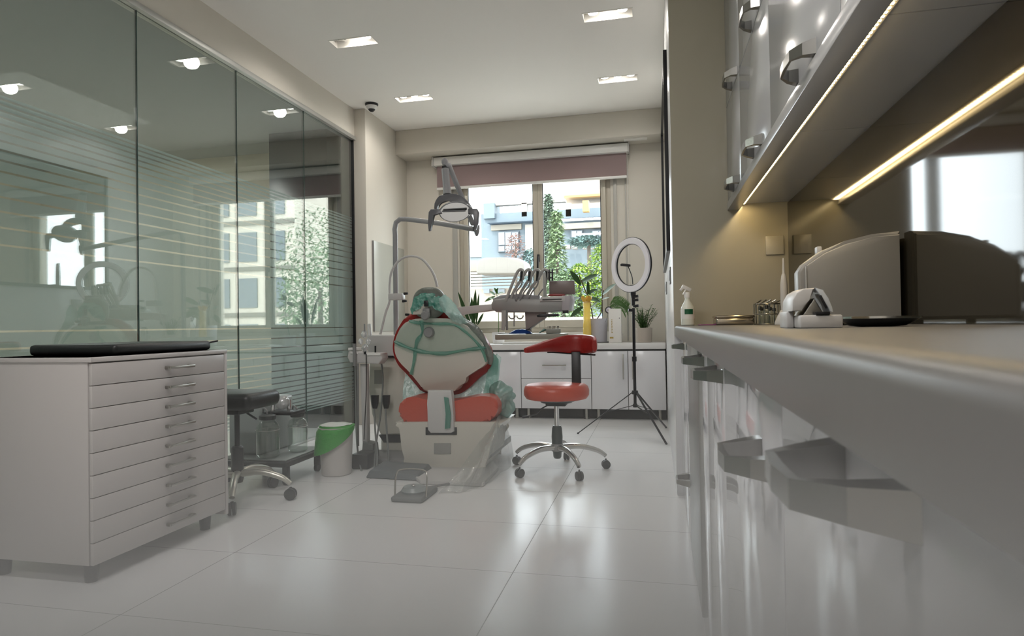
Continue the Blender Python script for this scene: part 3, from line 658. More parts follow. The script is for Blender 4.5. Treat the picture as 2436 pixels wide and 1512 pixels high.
# pale plate on the return wall, switch plates on the right wall, dark framed panel
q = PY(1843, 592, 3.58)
single('pale_plate', B().box(q.x-.045, q.x+.045, 3.574, 3.585, q.z-.03, q.z+.07, .004), mat('ivory_plate', (.52, .49, .41), .25), 'pale plate on the olive return wall under the wall cabinets', 'socket')
for k, (yy, zz) in enumerate([(4.0, 1.235), (5.4, 1.235)]):
    t = thing('light_switch', ['grey switch plate on the right wall nearer the worktop', 'grey switch plate on the right wall nearer the window'][k], 'switch', (XR, yy, zz))
    part('plate', B().box(XR-.009, XR, yy-.06, yy+.06, zz-.06, zz+.04, .002), GREYP, t); part('rocker', B().box(XR-.012, XR-.008, yy-.04, yy+.04, zz-.04, zz+.02, .001), GREYP, t)
t = thing('wall_mirror', 'tall mirror in a thin black frame on the right wall beyond the worktop', 'mirror', (XR, 4.9, 1.37))
part('frame', B().box(XR-.022, XR, 4.02, 4.05, 1.38, 2.62).box(XR-.022, XR, 5.75, 5.78, 1.38, 2.62).box(XR-.022, XR, 4.05, 5.75, 1.38, 1.41).box(XR-.022, XR, 4.05, 5.75, 2.59, 2.62), BLACKM, t)
part('mirror_glass', B().box(XR-.012, XR-.002, 4.05, 5.75, 1.41, 2.59), MIRROR, t, smooth=False)
# mirror / door leaf on the left wall past the pillar
t = thing('wall_panel', 'plain grey-green flat panel on the left wall between the pillar and the lamp post', 'panel', (XL, 6.0, .85))
a = PX(886, 600, XL); c2 = PX(945, 600, XL)
part('sheet', B().box(XL, XL+.012, a.y, 6.62, .90, 1.80, .002), mat('reflected_wall_tone', (.44, .44, .39), .22), t)  # tone of the reflected wall put into the sheet's colour
part('edge', B().box(XL, XL+.018, a.y-.006, a.y, .90, 1.80), GREYP, t)
# ================================================================ DENTAL CHAIR
def tilt(px, py, y0=4.12, k=-.22, z0=.75):
    y = y0
    for _ in range(5): p = PY(px, py, y); y = y0 + k*(p.z-z0)
    return PY(px, py, y)
def TP(pts, dy=0, **k): return [tilt(x, y, **k)+V(0, dy, 0) for x, y in pts]
dc_ = V(-1.30, 4.15, 0)
t = thing('dental_chair', 'red and beige dental treatment chair seen from behind, partly wrapped in green film', 'dental chair', dc_)
cush = [(975, 746), (1022, 741), (1068, 744), (1100, 757), (1135, 783), (1160, 820), (1169, 850), (1163, 878), (1138, 900), (1112, 925), (1088, 938), (1050, 940), (1010, 936), (992, 918), (968, 890), (946, 866), (935, 835), (937, 805), (950, 775)]
cx_, cy_ = 1045, 842
shell = [(978, 760), (1022, 757), (1066, 758), (1096, 768), (1128, 790), (1150, 822), (1160, 850), (1152, 868), (1128, 884), (1104, 902), (1090, 926), (1052, 934), (1012, 931), (998, 914), (975, 886), (950, 860), (939, 835), (941, 807), (955, 777)]
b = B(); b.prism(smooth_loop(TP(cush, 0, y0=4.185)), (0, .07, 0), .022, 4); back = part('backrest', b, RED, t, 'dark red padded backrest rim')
b = B(); b.prism(smooth_loop(TP(shell)), (0, .06, 0), .016, 3); sh_ = part('back_shell', b, BEIGE, t, 'beige backrest shell')
def disc(b, p, r, d, seg=28): b.tube([p, p+V(0, -d*.6, 0), p+V(0, -d, 0)], [r, r, r*.8], seg); return b
part('recline_knob', disc(B(), tilt(1022, 790), .037, .03), GREYP, sh_)
# green film over the shell: sheet and tighter bands
def sheet(poly_fn, nu, nv, amp, fr, seed=0, off=V(0, 0, 0)):
    b = B()
    def fn(u, v):
        p = poly_fn(u, v); n = noise.noise_vector((p+V(seed, seed, seed))*fr); return p + n*amp + off
    b.grid(fn, nu, nv); return b
def bil(a, b_, c, d): return lambda u, v: (a*(1-u)+b_*u)*(1-v) + (d*(1-u)+c*u)*v
top_ = [tilt(x, y)+V(0, -.012, 0) for x, y in [(952, 778), (985, 760), (1022, 757), (1066, 759), (1100, 770), (1130, 792), (1154, 826)]]
mid_ = [tilt(x, y)+V(0, -.016, 0) for x, y in [(940, 822), (975, 838), (1010, 842), (1048, 846), (1090, 842), (1130, 836), (1162, 842)]]
def lerp_poly(P, u): f = u*(len(P)-1); i = min(int(f), len(P)-2); return P[i].lerp(P[i+1], f-i)
THINF = film('thin_green_wrap', (.60, .74, .68), .08, .25, .4, bump=(18, .6), gloss=.05)
BANDF = film('bunched_green_wrap', (.16, .42, .34), .55, .25, .4, bump=(24, .6), gloss=.06)
part('film_wrap', sheet(lambda u, v: lerp_poly(top_, u).lerp(lerp_poly(mid_, u), v), 40, 16, .006, 9), THINF, t)
def band(px, w, seed=0, m=None, name='film_band'):
    P = spline([tilt(x, y)+V(0, -.014, 0) for x, y in px], 8); b = B()
    def fn(u, v):
        f = u*(len(P)-1); i = min(int(f), len(P)-2); p = P[i].lerp(P[i+1], f-i); d = (P[i+1]-P[i]).normalized(); s = d.cross(V(0, 1, 0))
        ww = w*(.8+.5*noise.noise(p*14+V(seed, 0, 0))); q = p + s*ww*(v-.5); q.y -= .008*sin(v*pi) - .004*noise.noise(q*60); return q
    b.grid(fn, 60, 6); return part(name, b, m or BANDF, t)
band([(940, 812), (962, 822), (990, 832), (1020, 838), (1060, 840), (1110, 832), (1160, 826)], .030, 1)
band([(1004, 762), (1006, 790), (994, 812), (990, 835), (986, 862), (980, 890)], .034, 2)
band([(1070, 748), (1100, 760), (1132, 782), (1155, 815), (1167, 848), (1166, 866)], .050, 6, film('smoky_green_wrap', (.10, .13, .11), .82, .3, .3, bump=(26, .7)), 'edge_wrap')
band([(975, 763), (1000, 768), (1040, 770), (1080, 772), (1110, 790), (1145, 826), (1158, 860)], .022, 3)
# green film hanging in front of the seat, seen under the shell
S = lambda pts, dy: [tilt(x, y)+V(0, dy, 0) for x, y in pts]
ft = S([(945, 868), (975, 880), (1010, 895), (1060, 905), (1110, 880), (1168, 842), (1178, 850)], .17)
fb = [PY(x, y, 4.22) for x, y in [(958, 948), (985, 950), (1010, 956), (1060, 960), (1100, 955), (1150, 946), (1180, 950)]]
part('hanging_film', sheet(lambda u, v: lerp_poly(ft, u).lerp(lerp_poly(fb, u), v), 50, 20, .014, 11, 3), GREENT, t, 'pale green see-through film under the backrest')
ft = S([(1158, 836), (1168, 846), (1176, 856)], .13); fb = [PY(x, y, 4.18) for x, y in [(1148, 948), (1165, 950), (1180, 946)]]
part('film_strand', sheet(lambda u, v: lerp_poly(ft, u).lerp(lerp_poly(fb, u), v), 14, 20, .010, 15, 5), BANDF, t)
# headrest
hc = tilt(1017, 712)
b = B(); b.ell(hc+V(-.005, .045, -.022), (.116, .055, .108), u=32, v=20, pw=.85)
head = part('headrest', b, mat('grey_green_cover', (.11, .125, .105), .4, bump=(60, .4)), t, 'headrest pad under a dark stretched cover')
def hood(u, v):      # gathered film pulled over the lower part of the pad
    a = pi*(1.30*u-.15); r = .88-.80*v
    p = hc + V(.134*cos(a)*(.25+.75*r)*(1.06-.10*sin(a)), -.016-.018*sin(pi*min(1, v*1.1))+.03*(1-v)*abs(cos(a)), -.052+.110*r*sin(a))
    return p + noise.noise_vector(p*30)*.010
b = B(); b.grid(hood, 70, 20); part('film_hood', b, film('teal_film_hood', (.06, .34, .26), .84, .25, .3, bump=(34, .9)), head)
dr = [tilt(x, y) for x, y in [(1064, 700), (1078, 712), (1092, 735), (1118, 768)]]; dl = [tilt(x, y)+V(0, .0, 0) for x, y in [(1046, 712), (1052, 730), (1064, 748), (1098, 772)]]
part('film_drape', sheet(lambda u, v: lerp_poly(dl, v).lerp(lerp_poly(dr, v), u), 12, 30, .010, 24, 4, V(0, -.03, 0)), GREENT, head)
b = B(); b.prism(TP([(984, 748), (990, 728), (1004, 716), (1016, 714), (1022, 722), (1022, 748)], -.025), (0, .04, 0), .006); part('headrest_bracket', b, BEIGE, head)
p = tilt(1020, 745); b = B(); b.beam(p+V(0, -.045, -.025), p+V(0, -.045, .035), .052, .03, .012); disc(b, p+V(-.002, -.055, -.015), .030, .02); part('headrest_knob', b, GREYP, head)
p = tilt(1018, 722); part('headrest_post', B().beam(p+V(0, -.035, -.02), p+V(0, -.035, .02), .03, .012, .004), BLACK, head)
# seat
so = [(949, 985), (951, 962), (962, 948), (985, 944), (1012, 950), (1045, 957), (1078, 954), (1110, 947), (1145, 942), (1172, 946), (1184, 962), (1181, 982), (1168, 998), (1140, 1006), (985, 1006), (960, 1002)]
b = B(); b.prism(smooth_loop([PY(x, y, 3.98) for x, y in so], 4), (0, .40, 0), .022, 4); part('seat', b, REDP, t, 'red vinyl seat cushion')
ls = PY(1060, 985, 4.5); b = B(); b.box(ls.x-.24, ls.x+.20, 4.40, 5.05, ls.z-.06, ls.z+.03, .04, 3); part('leg_rest', b, REDP, t)
# support arm
b = B(); b.prism([PY(x, y, 3.93) for x, y in [(1017, 928), (1073, 928), (1074, 940), (1078, 985), (1080, 1026), (1072, 1030), (1024, 1030), (1017, 1022), (1016, 960)]], (0, .05, 0), .008); part('support_arm', b, PANEL, t)
b = B(); b.prism([PY(x, y, 3.915) for x, y in [(1056, 944), (1066, 946), (1072, 985), (1070, 1018), (1058, 1020), (1060, 985)]], (0, .006, 0)); part('film_tail', b, BANDF, t)
# base housing
ho = [(949, 1010), (956, 1004), (1174, 1004), (1183, 1012), (1176, 1026), (1168, 1040), (1163, 1082), (1150, 1108), (1130, 1118), (985, 1114), (966, 1098), (956, 1068), (952, 1034)]
b = B(); b.prism(smooth_loop([PY(x, y, 3.95) for x, y in ho], 3), (0, .42, 0), .018, 3); hs = part('base_housing', b, BEIGE, t)
b = B(); b.prism([PY(x, y, 3.942) for x, y in [(1012, 1016), (1086, 1016), (1086, 1034), (1012, 1034)]], (0, .02, 0), .003); part('slot', b, BLACK, hs)
b = B(); b.prism([PY(x, y, 3.944) for x, y in [(1032, 1054), (1072, 1054), (1072, 1080), (1032, 1080)]], (0, .01, 0), .002); part('name_plate', b, mat('grey_plate', (.30, .30, .28), .4), hs)
b = B(); b.prism([PY(x, y, 3.946) for x, y in [(1037, 1063), (1067, 1063), (1067, 1075), (1037, 1075)]], (0, .004, 0)); part('plate_field', b, BEIGE, hs)
b = B(); b.box(-1.58, -1.06, 3.99, 4.62, .075, .125, .01); part('undertray', b, GREYP, t)
b = B(); b.box(-1.50, -1.14, 4.05, 4.55, .02, .09, .01); part('pedestal', b, GREYP, t)
fp = [PZ(x, y, 0) for x, y in [(1000, 1152), (1150, 1158), (1185, 1120), (1160, 1085), (985, 1082), (962, 1120)]]
b = B(); b.prism([V(p.x, p.y, .001) for p in fp], (0, 0, .024), .006); part('floor_plate', b, PANEL, t)
# armrest with crumpled film
b = B(); p = PY(1185, 945, 4.35); b.beam(p+V(-.03, -.1, 0), p+V(-.03, .3, 0), .07, .045, .018); part('armrest', b, PANEL, t)
pc = PY(1192, 948, 4.22)
def crum(u, v):
    a, q = 2*pi*u, pi*v; p = V(.090*sin(q)*cos(a), .12*sin(q)*sin(a), .100*cos(q)); n = noise.noise_vector(p*17+V(3, 1, 2)); p = p*(1+.45*n.x) + n*.012
    p.x += .03*max(0, -p.z)*8; return pc + p
b = B(); b.grid(crum, 60, 36, wrap=True); part('crumpled_film', b, GREENT, t, 'crumpled pale green film bundle')
# clear sheet falling to the floor on the right
ta = [PY(1140, 1050, 3.93), PY(1166, 1022, 3.93), PY(1185, 990, 3.95), PY(1186, 975, 4.15), PY(1190, 970, 4.35)]
ba = [PZ(1040, 1172, .006), PZ(1110, 1170, .006), PZ(1165, 1146, .006), PZ(1215, 1108, .006), PZ(1222, 1075, .006)]
def cs(u, v):
    p = lerp_poly(ta, u).lerp(lerp_poly(ba, u), v); w = sin(u*34+2*v)*.012*(.3+v) + noise.noise(p*7)*.03*v
    d = V(.5, -.8, 0); p = p + d*w + d*.05*sin(pi*v)*.6; p.z = max(p.z, .004); return p
b = B(); b.grid(cs, 90, 36); part('clear_sheet', b, CLEARF, t, 'crinkled clear plastic sheet draped to the floor')

# ================================================================ DENTAL UNIT COLUMN, ASSISTANT TRAY, HOSES
u0 = PZ(900, 1085, 0); YU = 4.35
t = thing('dental_unit', 'beige dental unit column with hose tray, left of the dental chair', 'dental unit', (u0.x, YU, 0))
Q = lambda pts, y: [PY(a, c, y) for a, c in pts]
b = B(); b.prism(Q([(878, 850), (962, 850), (962, 1032), (905, 1034), (884, 985), (878, 930)], YU), (0, .32, 0), .012, 3); body = part('column_body', b, BEIGE, t)
b = B(); b.prism(Q([(872, 797), (962, 797), (962, 848), (884, 848), (874, 836)], YU-.04), (0, .40, 0), .010, 3); part('top_housing', b, PANEL, t)
b = B(); b.prism(Q([(909, 846), (935, 846), (935, 850), (909, 850)], YU-.045), (0, .01, 0)); part('slot', b, BLACK, body)
b = B(); b.prism(Q([(890, 880), (911, 880), (911, 913), (890, 913)], YU-.004), (0, .01, 0), .003); lb = part('control_label', b, mat('label_grey', (.28, .28, .26), .5), body)
b = B(); b.prism(Q([(893, 884), (907, 884), (907, 896), (893, 896)], YU-.007), (0, .004, 0)); part('label_field', b, BEIGE, lb) if False else b.bm.free()
b = B(); b.prism(Q([(900, 1034), (962, 1034), (962, 1052), (912, 1052)], YU+.03), (0, .25, 0), .004); part('bellows', b, BLACK, t)
b = B(); b.box(u0.x-.02, u0.x+.42, YU+.04, YU+.30, .0, .19, .03, 3); part('floor_box', b, BEIGE, t)
b = B(); b.box(u0.x-.16, u0.x+.36, YU-.28, YU+.05, .0, .035, .010, 2); part('floor_base', b, GREYP, t)
# assistant instrument holder
YA = 4.08
b = B(); b.prism(Q([(829, 834), (906, 842), (909, 852), (900, 866), (832, 862), (826, 850)], YA), (0, .11, 0), .008, 3); tr = part('instrument_holder', b, PANEL, t)
for x0_, x1_, yy in ((828, 846, 830), (833, 850, 838), (872, 905, 842)):
    b = B(); b.prism(Q([(x0_, yy-3), (x1_, yy-2), (x1_, yy+3), (x0_, yy+3)], YA-.01), (0, .12, 0), .003); part('holder_lip', b, WHITE, tr)
pa, pb = PY(843, 820, YA-.02), PY(846, 1088, YA-.02)
b = B(); b.cyl(PY(843, 817, YA-.02), PY(844, 870, YA-.02), .013, .012, 16); part('suction_handle', b, GREYP, t)
b = B(); b.cyl(PY(851, 864, YA-.01), PY(852, 1060, YA-.01), .007, seg=12); part('hose', b, GREYP, t)
b = B(); b.prism(Q([(856, 866), (871, 866), (874, 1060), (862, 1060)], YA+.04), (0, .05, 0), .006); part('hose_column', b, PANEL, t)
b = B(); b.tube(spline(Q([(871, 842), (871, 930), (868, 1000), (866, 1045)], YA-.02)), .0035, 8); part('cable', b, BLACK, t)
b = B(); b.cyl(PY(868, 826, YA), PY(868, 842, YA), .008, seg=12).cyl(PY(893, 822, YA+.02), PY(893, 838, YA+.02), .006, seg=12); part('instrument_socket', b, BLACK, tr, kind='stuff')
ICE = film('clear_silicone', (.72, .72, .72), .55, .15, .5, gloss=.2)
for k, (x_, y_, rr) in enumerate([(866, 795, .020), (876, 812, .017), (858, 812, .016), (868, 828, .022)]):
    q = PY(x_, y_, YA); b = B()
    b.grid(lambda u, v: q + V(rr*sin(pi*v)*cos(2*pi*u), rr*sin(pi*v)*sin(2*pi*u), rr*1.25*cos(pi*v))*(1+.35*noise.noise(V(u*5, v*5, k))), 18, 10, wrap=True); part('wrapped_nozzle', b, ICE, tr)
b = B(); b.cyl(PY(867, 770, YA), PY(868, 800, YA), .0045, .006, 10); part('syringe_tip', b, GREYP, tr)
b = B(); b.cyl(PY(878, 770, YA), PY(880, 798, YA), .012, .014, 14); part('clear_cup', b, ICE, tr)
HOSE = mat('grey_hose', (.16, .17, .165), .4)
def hose(P, r=.0065, m=None, n=8, name='hose', par=t): b = B(); b.tube(spline(P, n), r, 10); return part(name, b, m or HOSE, par)
hose([PY(845, 870, YA-.03), PY(847, 1000, YA-.05), PY(852, 1080, YA-.12), PY(866, 1140, YA-.28), PY(882, 1180, 3.62), PY(894, 1160, 3.75), PY(897, 1090, 3.95), PY(893, 1030, 4.15), PY(890, 972, 4.22)])
hose([PY(917, 972, 4.22), PY(921, 1040, 4.15), PY(924, 1100, 3.98), PY(916, 1150, 3.78), PY(903, 1178, 3.66), PY(893, 1150, 3.75), PY(892, 1080, 4.0), PY(900, 1020, 4.2), PY(906, 980, 4.24), PY(911, 900, 4.26), PY(905, 850, 4.2)])
for x_ in (890, 917):
    b = B(); b.prism(Q([(x_-8, 940), (x_+8, 940), (x_+7, 960), (x_+4, 972), (x_-4, 972), (x_-7, 960)], 4.24), (0, .03, 0), .004); part('hose_plug', b, BLACK, t)
b = B(); b.prism(Q([(862, 1050), (886, 1056), (890, 1095), (882, 1112), (866, 1108), (858, 1090)], 4.1), (0, .10, 0), .012, 3); part('junction_box', b, HOSE, t)
for q in (PZ(852, 1116, 0),): b = B(); b.box(q.x-.05, q.x+.07, q.y, q.y+.16, .0, .10, .01); part('filter_box', b, DARK, t)
# gooseneck over the headrest
gy = 4.30
b = B(); g = spline(Q([(905, 795), (917, 745), (927, 715), (927, 680), (932, 645), (950, 619), (975, 609), (1002, 615), (1022, 636), (1034, 658), (1040, 682)], gy), 8); b.tube(g, .0085, 10); part('gooseneck', b, PANEL, t)
b = B(); p = PY(945, 706, gy+.02); b.box(p.x-.055, p.x+.05, gy-.02, gy+.05, p.z-.022, p.z+.024, .006); part('clamp', b, PANEL, t)
for x_, y_ in ((961, 698), (958, 716), (965, 748), (957, 770)):
    p = PY(x_, y_, gy-.02); b = B(); b.cyl(p, p+V(.03, -.004, 0), .010, .008, 12); part('clamp_knob', b, BLACK, t)

# ================================================================ OPERATING LAMP
yl = 4.52
t = thing('operating_lamp', 'grey dental operating lamp on bent pipe arm hanging before the window', 'lamp', (PY(942, 800, yl).x, yl, 0))
GM = mat('lamp_arm_grey', (.30, .30, .31), .35)
p0, p1 = PY(943, 860, yl), PY(940, 560, yl)
b = B(); P = [V(p0.x, yl, PY(943, 797, YU).z+.001), p1, PY(939, 545, yl), PY(942, 529, yl), PY(952, 521, yl), PY(966, 521, yl), PY(1040, 530, 4.40), PY(1128, 545, 4.25)]
rr = [.019]*len(P); b.tube(P[:6]+spline(P[5:], 4)[1:], .0185, 16); part('pipe_post', b, GM, t)
b = B(); b.lathe(PY(1134, 556, 4.25)+V(0, 0, -.015), [(.008, 0), (.017, .02), (.022, .05), (.022, .075)], 16); part('swivel_joint', b, GM, t)
b = B(); b.beam(PY(1126, 536, 4.25), PY(1066, 388, 4.12), .034, .030, .010); part('spring_arm', b, GM, t)
b = B(); b.lathe(PY(1058, 392, 4.10), [(.016, 0), (.022, .015), (.022, .03), (.014, .042)], 16).beam(PY(1058, 388, 4.10), PY(1068, 398, 4.12), .034, .034, .01); part('knuckle', b, GM, t)
b = B(); b.box(PY(1058, 398, 4.10).x-.014, PY(1058, 398, 4.10).x+.014, 4.085, 4.115, PY(1058, 402, 4.1).z, PY(1058, 395, 4.1).z); part('joint_gap', b, BLACK, t)
b = B(); pa, pb = PY(1059, 402, 4.10), PY(1064, 462, 4.08); b.tube([pa, pa.lerp(pb, .5), pb], [.026, .025, .027], 16, flat=1.0); part('drop_tube', b, GM, t)
b = B(); yk = 4.06; YOK = mat('yoke_grey', (.14, .14, .15), .3)
b.prism(smooth_loop(Q([(1033, 500), (1033, 484), (1040, 470), (1050, 463), (1075, 460), (1093, 464), (1108, 474), (1118, 488), (1124, 500), (1112, 498), (1096, 484), (1075, 477), (1052, 478), (1042, 486), (1038, 500)], yk), 2), (0, .035, 0), .005); part('yoke', b, YOK, t)
hc = PY(1083, 503, 4.02)
Mh = Euler((radians(100), radians(5), 0)).to_matrix()
b = B(); b.lathe(hc, [(.030, -.065), (.075, -.055), (.105, -.025), (.113, 0), (.108, .01)], 40, M=Euler((radians(118), radians(-6), 0)).to_matrix() @ Matrix.Diagonal((1.0, .62, 1)))
hd = part('lamp_head', b, mat('lamp_shell', (.20, .205, .215), .25, .3), t)
b = B(); b.lathe(hc, [(.105, .011), (.085, -.012), (.05, -.028), (.004, -.034)], 40, M=Euler((radians(118), radians(-6), 0)).to_matrix() @ Matrix.Diagonal((.97, .60, 1))); part('reflector', b, CHROME, hd)
b = B(); b.beam(hc+V(-.08, -.03, .0), hc+V(.08, -.03, -.004), .02, .010, .004); part('bulb_shield', b, YOK, hd)
for pts in ([(1019, 504), (1024, 497), (1050, 497), (1051, 508), (1030, 509), (1024, 547), (1019, 549), (1017, 530)], [(1113, 496), (1134, 496), (1139, 505), (1137, 530), (1131, 546), (1127, 545), (1129, 522), (1127, 508), (1113, 508)]):
    b = B(); b.prism(Q(pts, 4.0), (0, .028, 0), .006, 2); part('handle', b, YOK, t)

# ================================================================ DELIVERY UNIT (instrument arm with whips)
yd = 4.72
t = thing('delivery_unit', 'dentist instrument unit with four looped hoses on a swing arm before the window', 'dental unit', (PY(1260, 770, yd).x, yd, .75))
b = B(); b.prism(Q([(1085, 731), (1110, 728), (1178, 722), (1178, 738), (1110, 746), (1085, 752)], yd+.05), (0, .07, 0), .010); part('swing_arm', b, PANEL, t)
b = B(); b.prism(Q([(1168, 722), (1174, 712), (1202, 708), (1300, 712), (1352, 712), (1356, 720), (1355, 738), (1300, 742), (1180, 742), (1169, 734)], yd), (0, .24, 0), .014, 3); hd = part('unit_head', b, mat('unit_grey', (.30, .30, .29), .35), t)
b = B(); b.prism(Q([(1286, 706), (1344, 704), (1344, 716), (1284, 717)], yd-.012), (0, .08, 0), .004); part('key_panel', b, PANEL, hd)
b = B(); b.prism(Q([(1290, 711.5), (1336, 710), (1336, 712.5), (1290, 714)], yd-.016), (0, .006, 0)); part('key_strip', b, DARK, hd)
b = B(); b.prism(Q([(1337, 703), (1356, 701), (1358, 712), (1354, 739), (1336, 738)], yd-.01), (0, .25, 0), .008, 2); part('end_block', b, mat('lilac_grey', (.42, .40, .42), .35), hd)
b = B(); b.prism(Q([(1338, 738), (1352, 737), (1352, 744), (1338, 745)], yd-.01), (0, .03, 0), .002); part('foot_pad', b, BLACK, hd)
b = B(); b.prism(Q([(1172, 710), (1190, 701), (1230, 699), (1280, 702), (1282, 714), (1172, 716)], yd+.02), (0, .16, 0), .010, 2); part('whip_block', b, CLEARF if False else mat('wrapped_grey', (.30, .30, .31), .2), hd)
WH = mat('whip_sleeve', (.40, .40, .38), .25)
for k, (bx, tx) in enumerate([(1203, 1238), (1214, 1257), (1232, 1276), (1250, 1296)]):
    yy = yd+.02*k
    P = Q([(bx, 716), (bx+9, 692), (tx-11, 655), (tx-4, 643), (tx+3, 641), (tx+7, 648), (tx+6, 665)], yy)
    b = B(); b.tube(spline(P, 6), .0115, 10); w = part('whip_arm', b, WH, t)
    b = B(); b.cyl(PY(tx+3, 645, yy-.01), PY(tx+1, 668, yy-.01), .011, .008, 12); part('whip_pulley', b, BLACK, w)
    P = Q([(tx+5, 660), (tx+2, 678), (tx-10, 694), (bx+28, 706), (bx+22, 714)], yy-.02); b = B(); b.tube(spline(P, 6), .0055, 8); part('whip_hose', b, GREYP, w)
b = B(); b.prism(Q([(1291, 650), (1298, 646), (1300, 705), (1292, 706)], yd+.02), (0, .02, 0), .004); part('handpiece_rest', b, mat('rest_grey', (.34, .35, .33), .3), t)
b = B(); b.beam(PY(1307, 640, yd+.05), PY(1307, 668, yd+.05), .012, .012, .003).beam(PY(1314, 640, yd+.05), PY(1314, 668, yd+.05), .012, .012, .003).beam(PY(1304, 648, yd+.05), PY(1317, 648, yd+.05), .016, .010, .002).beam(PY(1305, 660, yd+.05), PY(1316, 660, yd+.05), .01, .008, .002)
part('film_viewer_clip', b, BLACK, t)
b = B(); b.prism(Q([(1306, 668), (1366, 667), (1368, 700), (1306, 702)], yd+.12), (0, .02, 0), .004); scr = part('screen_housing', b, mat('brown_grey_panel', (.20, .16, .15), .3), t)
b = B(); b.prism(Q([(1301, 704), (1345, 704), (1342, 699), (1318, 698), (1306, 700)], yd+.08), (0, .05, 0), .003); part('red_insert', b, RED, t, 'red insert on top')
b = B(); b.prism(Q([(1276, 750), (1285, 746), (1327, 746), (1329, 749), (1326, 752), (1290, 754), (1278, 754)], yd-.05), (0, .03, 0), .004); part('grip_handle', b, BLACK, t)
b = B(); b.prism(Q([(1248, 740), (1302, 740), (1296, 756), (1278, 768), (1258, 783), (1250, 783)], yd+.06), (0, .09, 0), .010, 2); part('support_bracket', b, mat('bracket_grey', (.30, .27, .26), .4), t)
b = B(); b.tube(Q([(1199, 738), (1199, 770), (1196, 785)], yd-.01), [.019, .019, .012], 14); part('hanging_handpiece', b, WH, t)
b = B(); b.tube(Q([(1206, 738), (1206, 785)], yd-.005), .008, 8).tube(Q([(1223, 740), (1223, 776)], yd), .005, 8); part('hanging_hose', b, GREYP, t)
for x_ in (1218, 1237): b = B(); b.tube(arc(PY(x_, 750, yd), .025, pi, 2*pi, 10), .0045, 8); part('hose_loop', b, HOSE, t)
ta_, tc_ = PY(1177, 808, yd-.02), PY(1340, 793, yd-.02)
b = B(); b.box(ta_.x, tc_.x, yd-.02, yd+.26, ta_.z, tc_.z, .007, 2); tray = part('tray_table', b, mat('olive_grey_tray', (.30, .30, .25), .3), t)
b = B(); b.prism(Q([(1250, 783), (1262, 783), (1262, 795), (1250, 795)], yd+.08), (0, .06, 0), .003); part('tray_stem', b, GREYP, t)
zt_ = tc_.z
# things lying on that tray
q = PY(1236, 783, yd+.04)
def glove(u, v):
    a = 2*pi*u; r = v; p = V(.095*r*cos(a), .05*r*sin(a), .030*(1-r*r)); n = noise.noise(p*30); return V(q.x, yd+.08, zt_+.004) + p + V(0, 0, abs(n)*.02*(1-r))
b = B(); b.grid(glove, 36, 12, wrap=True); b.solid(.003)
single('blue_glove', b, mat('blue_nitrile', (.012, .055, .25), .4), 'crumpled deep blue glove lying on the olive instrument tray', 'glove')
b = B(); b.grid(lambda u, v: V(PY(1255, 790, yd).x+.07+.11*u, yd+.09+.07*v, zt_+.012+.014*noise.noise(V(u*5, v*4, 7))+.018*sin(pi*u)), 20, 10); b.solid(.002)
single('green_cloth', b, mat('green_wipe', (.16, .32, .27), .6), 'small pale green cloth beside the blue glove on the tray', 'cloth')
p = PY(1315, 785, yd); t2 = thing('bur_block', 'grey block holding a row of small dental burs on the tray', 'bur holder', (p.x, yd+.04, zt_))
b = B(); b.box(p.x-.052, p.x+.052, yd-.0, yd+.06, zt_+.001, zt_+.036, .004); part('block', b, mat('grey_block', (.26, .27, .24), .4), t2)
for k in range(9):
    x_ = p.x-.042+.0105*k; b = B(); b.cyl((x_, yd+.02+(k % 2)*.012, zt_+.036), (x_, yd+.02+(k % 2)*.012, zt_+.048), .0015, seg=6).cyl((x_, yd+.02+(k % 2)*.012, zt_+.048), (x_, yd+.02+(k % 2)*.012, zt_+.056), .0035, .0025, 8); part('bur', b, BLACK if k % 3 else STEEL, t2)
b = B()
for k in range(4): b.cyl((PY(1184+k*5, 789, yd).x, yd+.01, zt_+.006), (PY(1190+k*5, 789, yd).x+.02, yd+.09, zt_+.009), .003, seg=6)
single('hand_instruments', b, STEEL, 'few slim metal instruments lying at the left end of the olive tray', 'dental instruments', kind='stuff')
# ================================================================ RED STOOL
def five_star(t, R, zc, leg_m, hub_r, a0, cast_m, leg_h=.028, wheel_r=.028):
    for k in range(5):
        a = a0 + 2*pi*k/5; d = V(cos(a), sin(a), 0); s = V(-sin(a), cos(a), 0)
        P = spline([d*hub_r*.5+V(0, 0, zc), d*R*.45+V(0, 0, zc+.005), d*R*.82+V(0, 0, zc-.025), d*R+V(0, 0, zc-.062)], 6)
        b = B(); b.tube(P, [.021-.008*i/(len(P)-1) for i in range(len(P))], 12, flat=1.1); lg = part('leg', b, leg_m, t)
        c = d*R + V(0, 0, wheel_r)
        b = B()
        for sg in (-1, 1): b.lathe(c + s*sg*.011, [(.010, -.008), (wheel_r-.003, -.008), (wheel_r, -.005), (wheel_r, .005), (wheel_r-.003, .008), (.010, .008)], 20, M=Matrix((d, V(0, 0, 1), s)).transposed())
        b.beam(c+V(0, 0, 0), c+V(0, 0, .038), .010, .018, .003)
        part('caster', b, cast_m, lg)
GREYC = mat('dark_caster', (.03, .033, .035), .4)
sc_ = V(-.635, 4.09, 0)
t = thing('red_stool', 'red vinyl clinic stool with curved back on a chrome five-wheel base', 'stool', sc_, local=True)
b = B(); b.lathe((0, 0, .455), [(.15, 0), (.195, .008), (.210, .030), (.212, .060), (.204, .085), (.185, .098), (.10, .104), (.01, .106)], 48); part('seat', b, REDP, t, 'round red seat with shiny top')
b = B(); b.lathe((0, 0, .435), [(.10, 0), (.11, .012), (.17, .022)], 32); part('seat_pan', b, BLACK, t)
b = B(); b.box(-.065, .065, -.05, .05, .415, .440, .006); part('mechanism', b, BLACK, t)
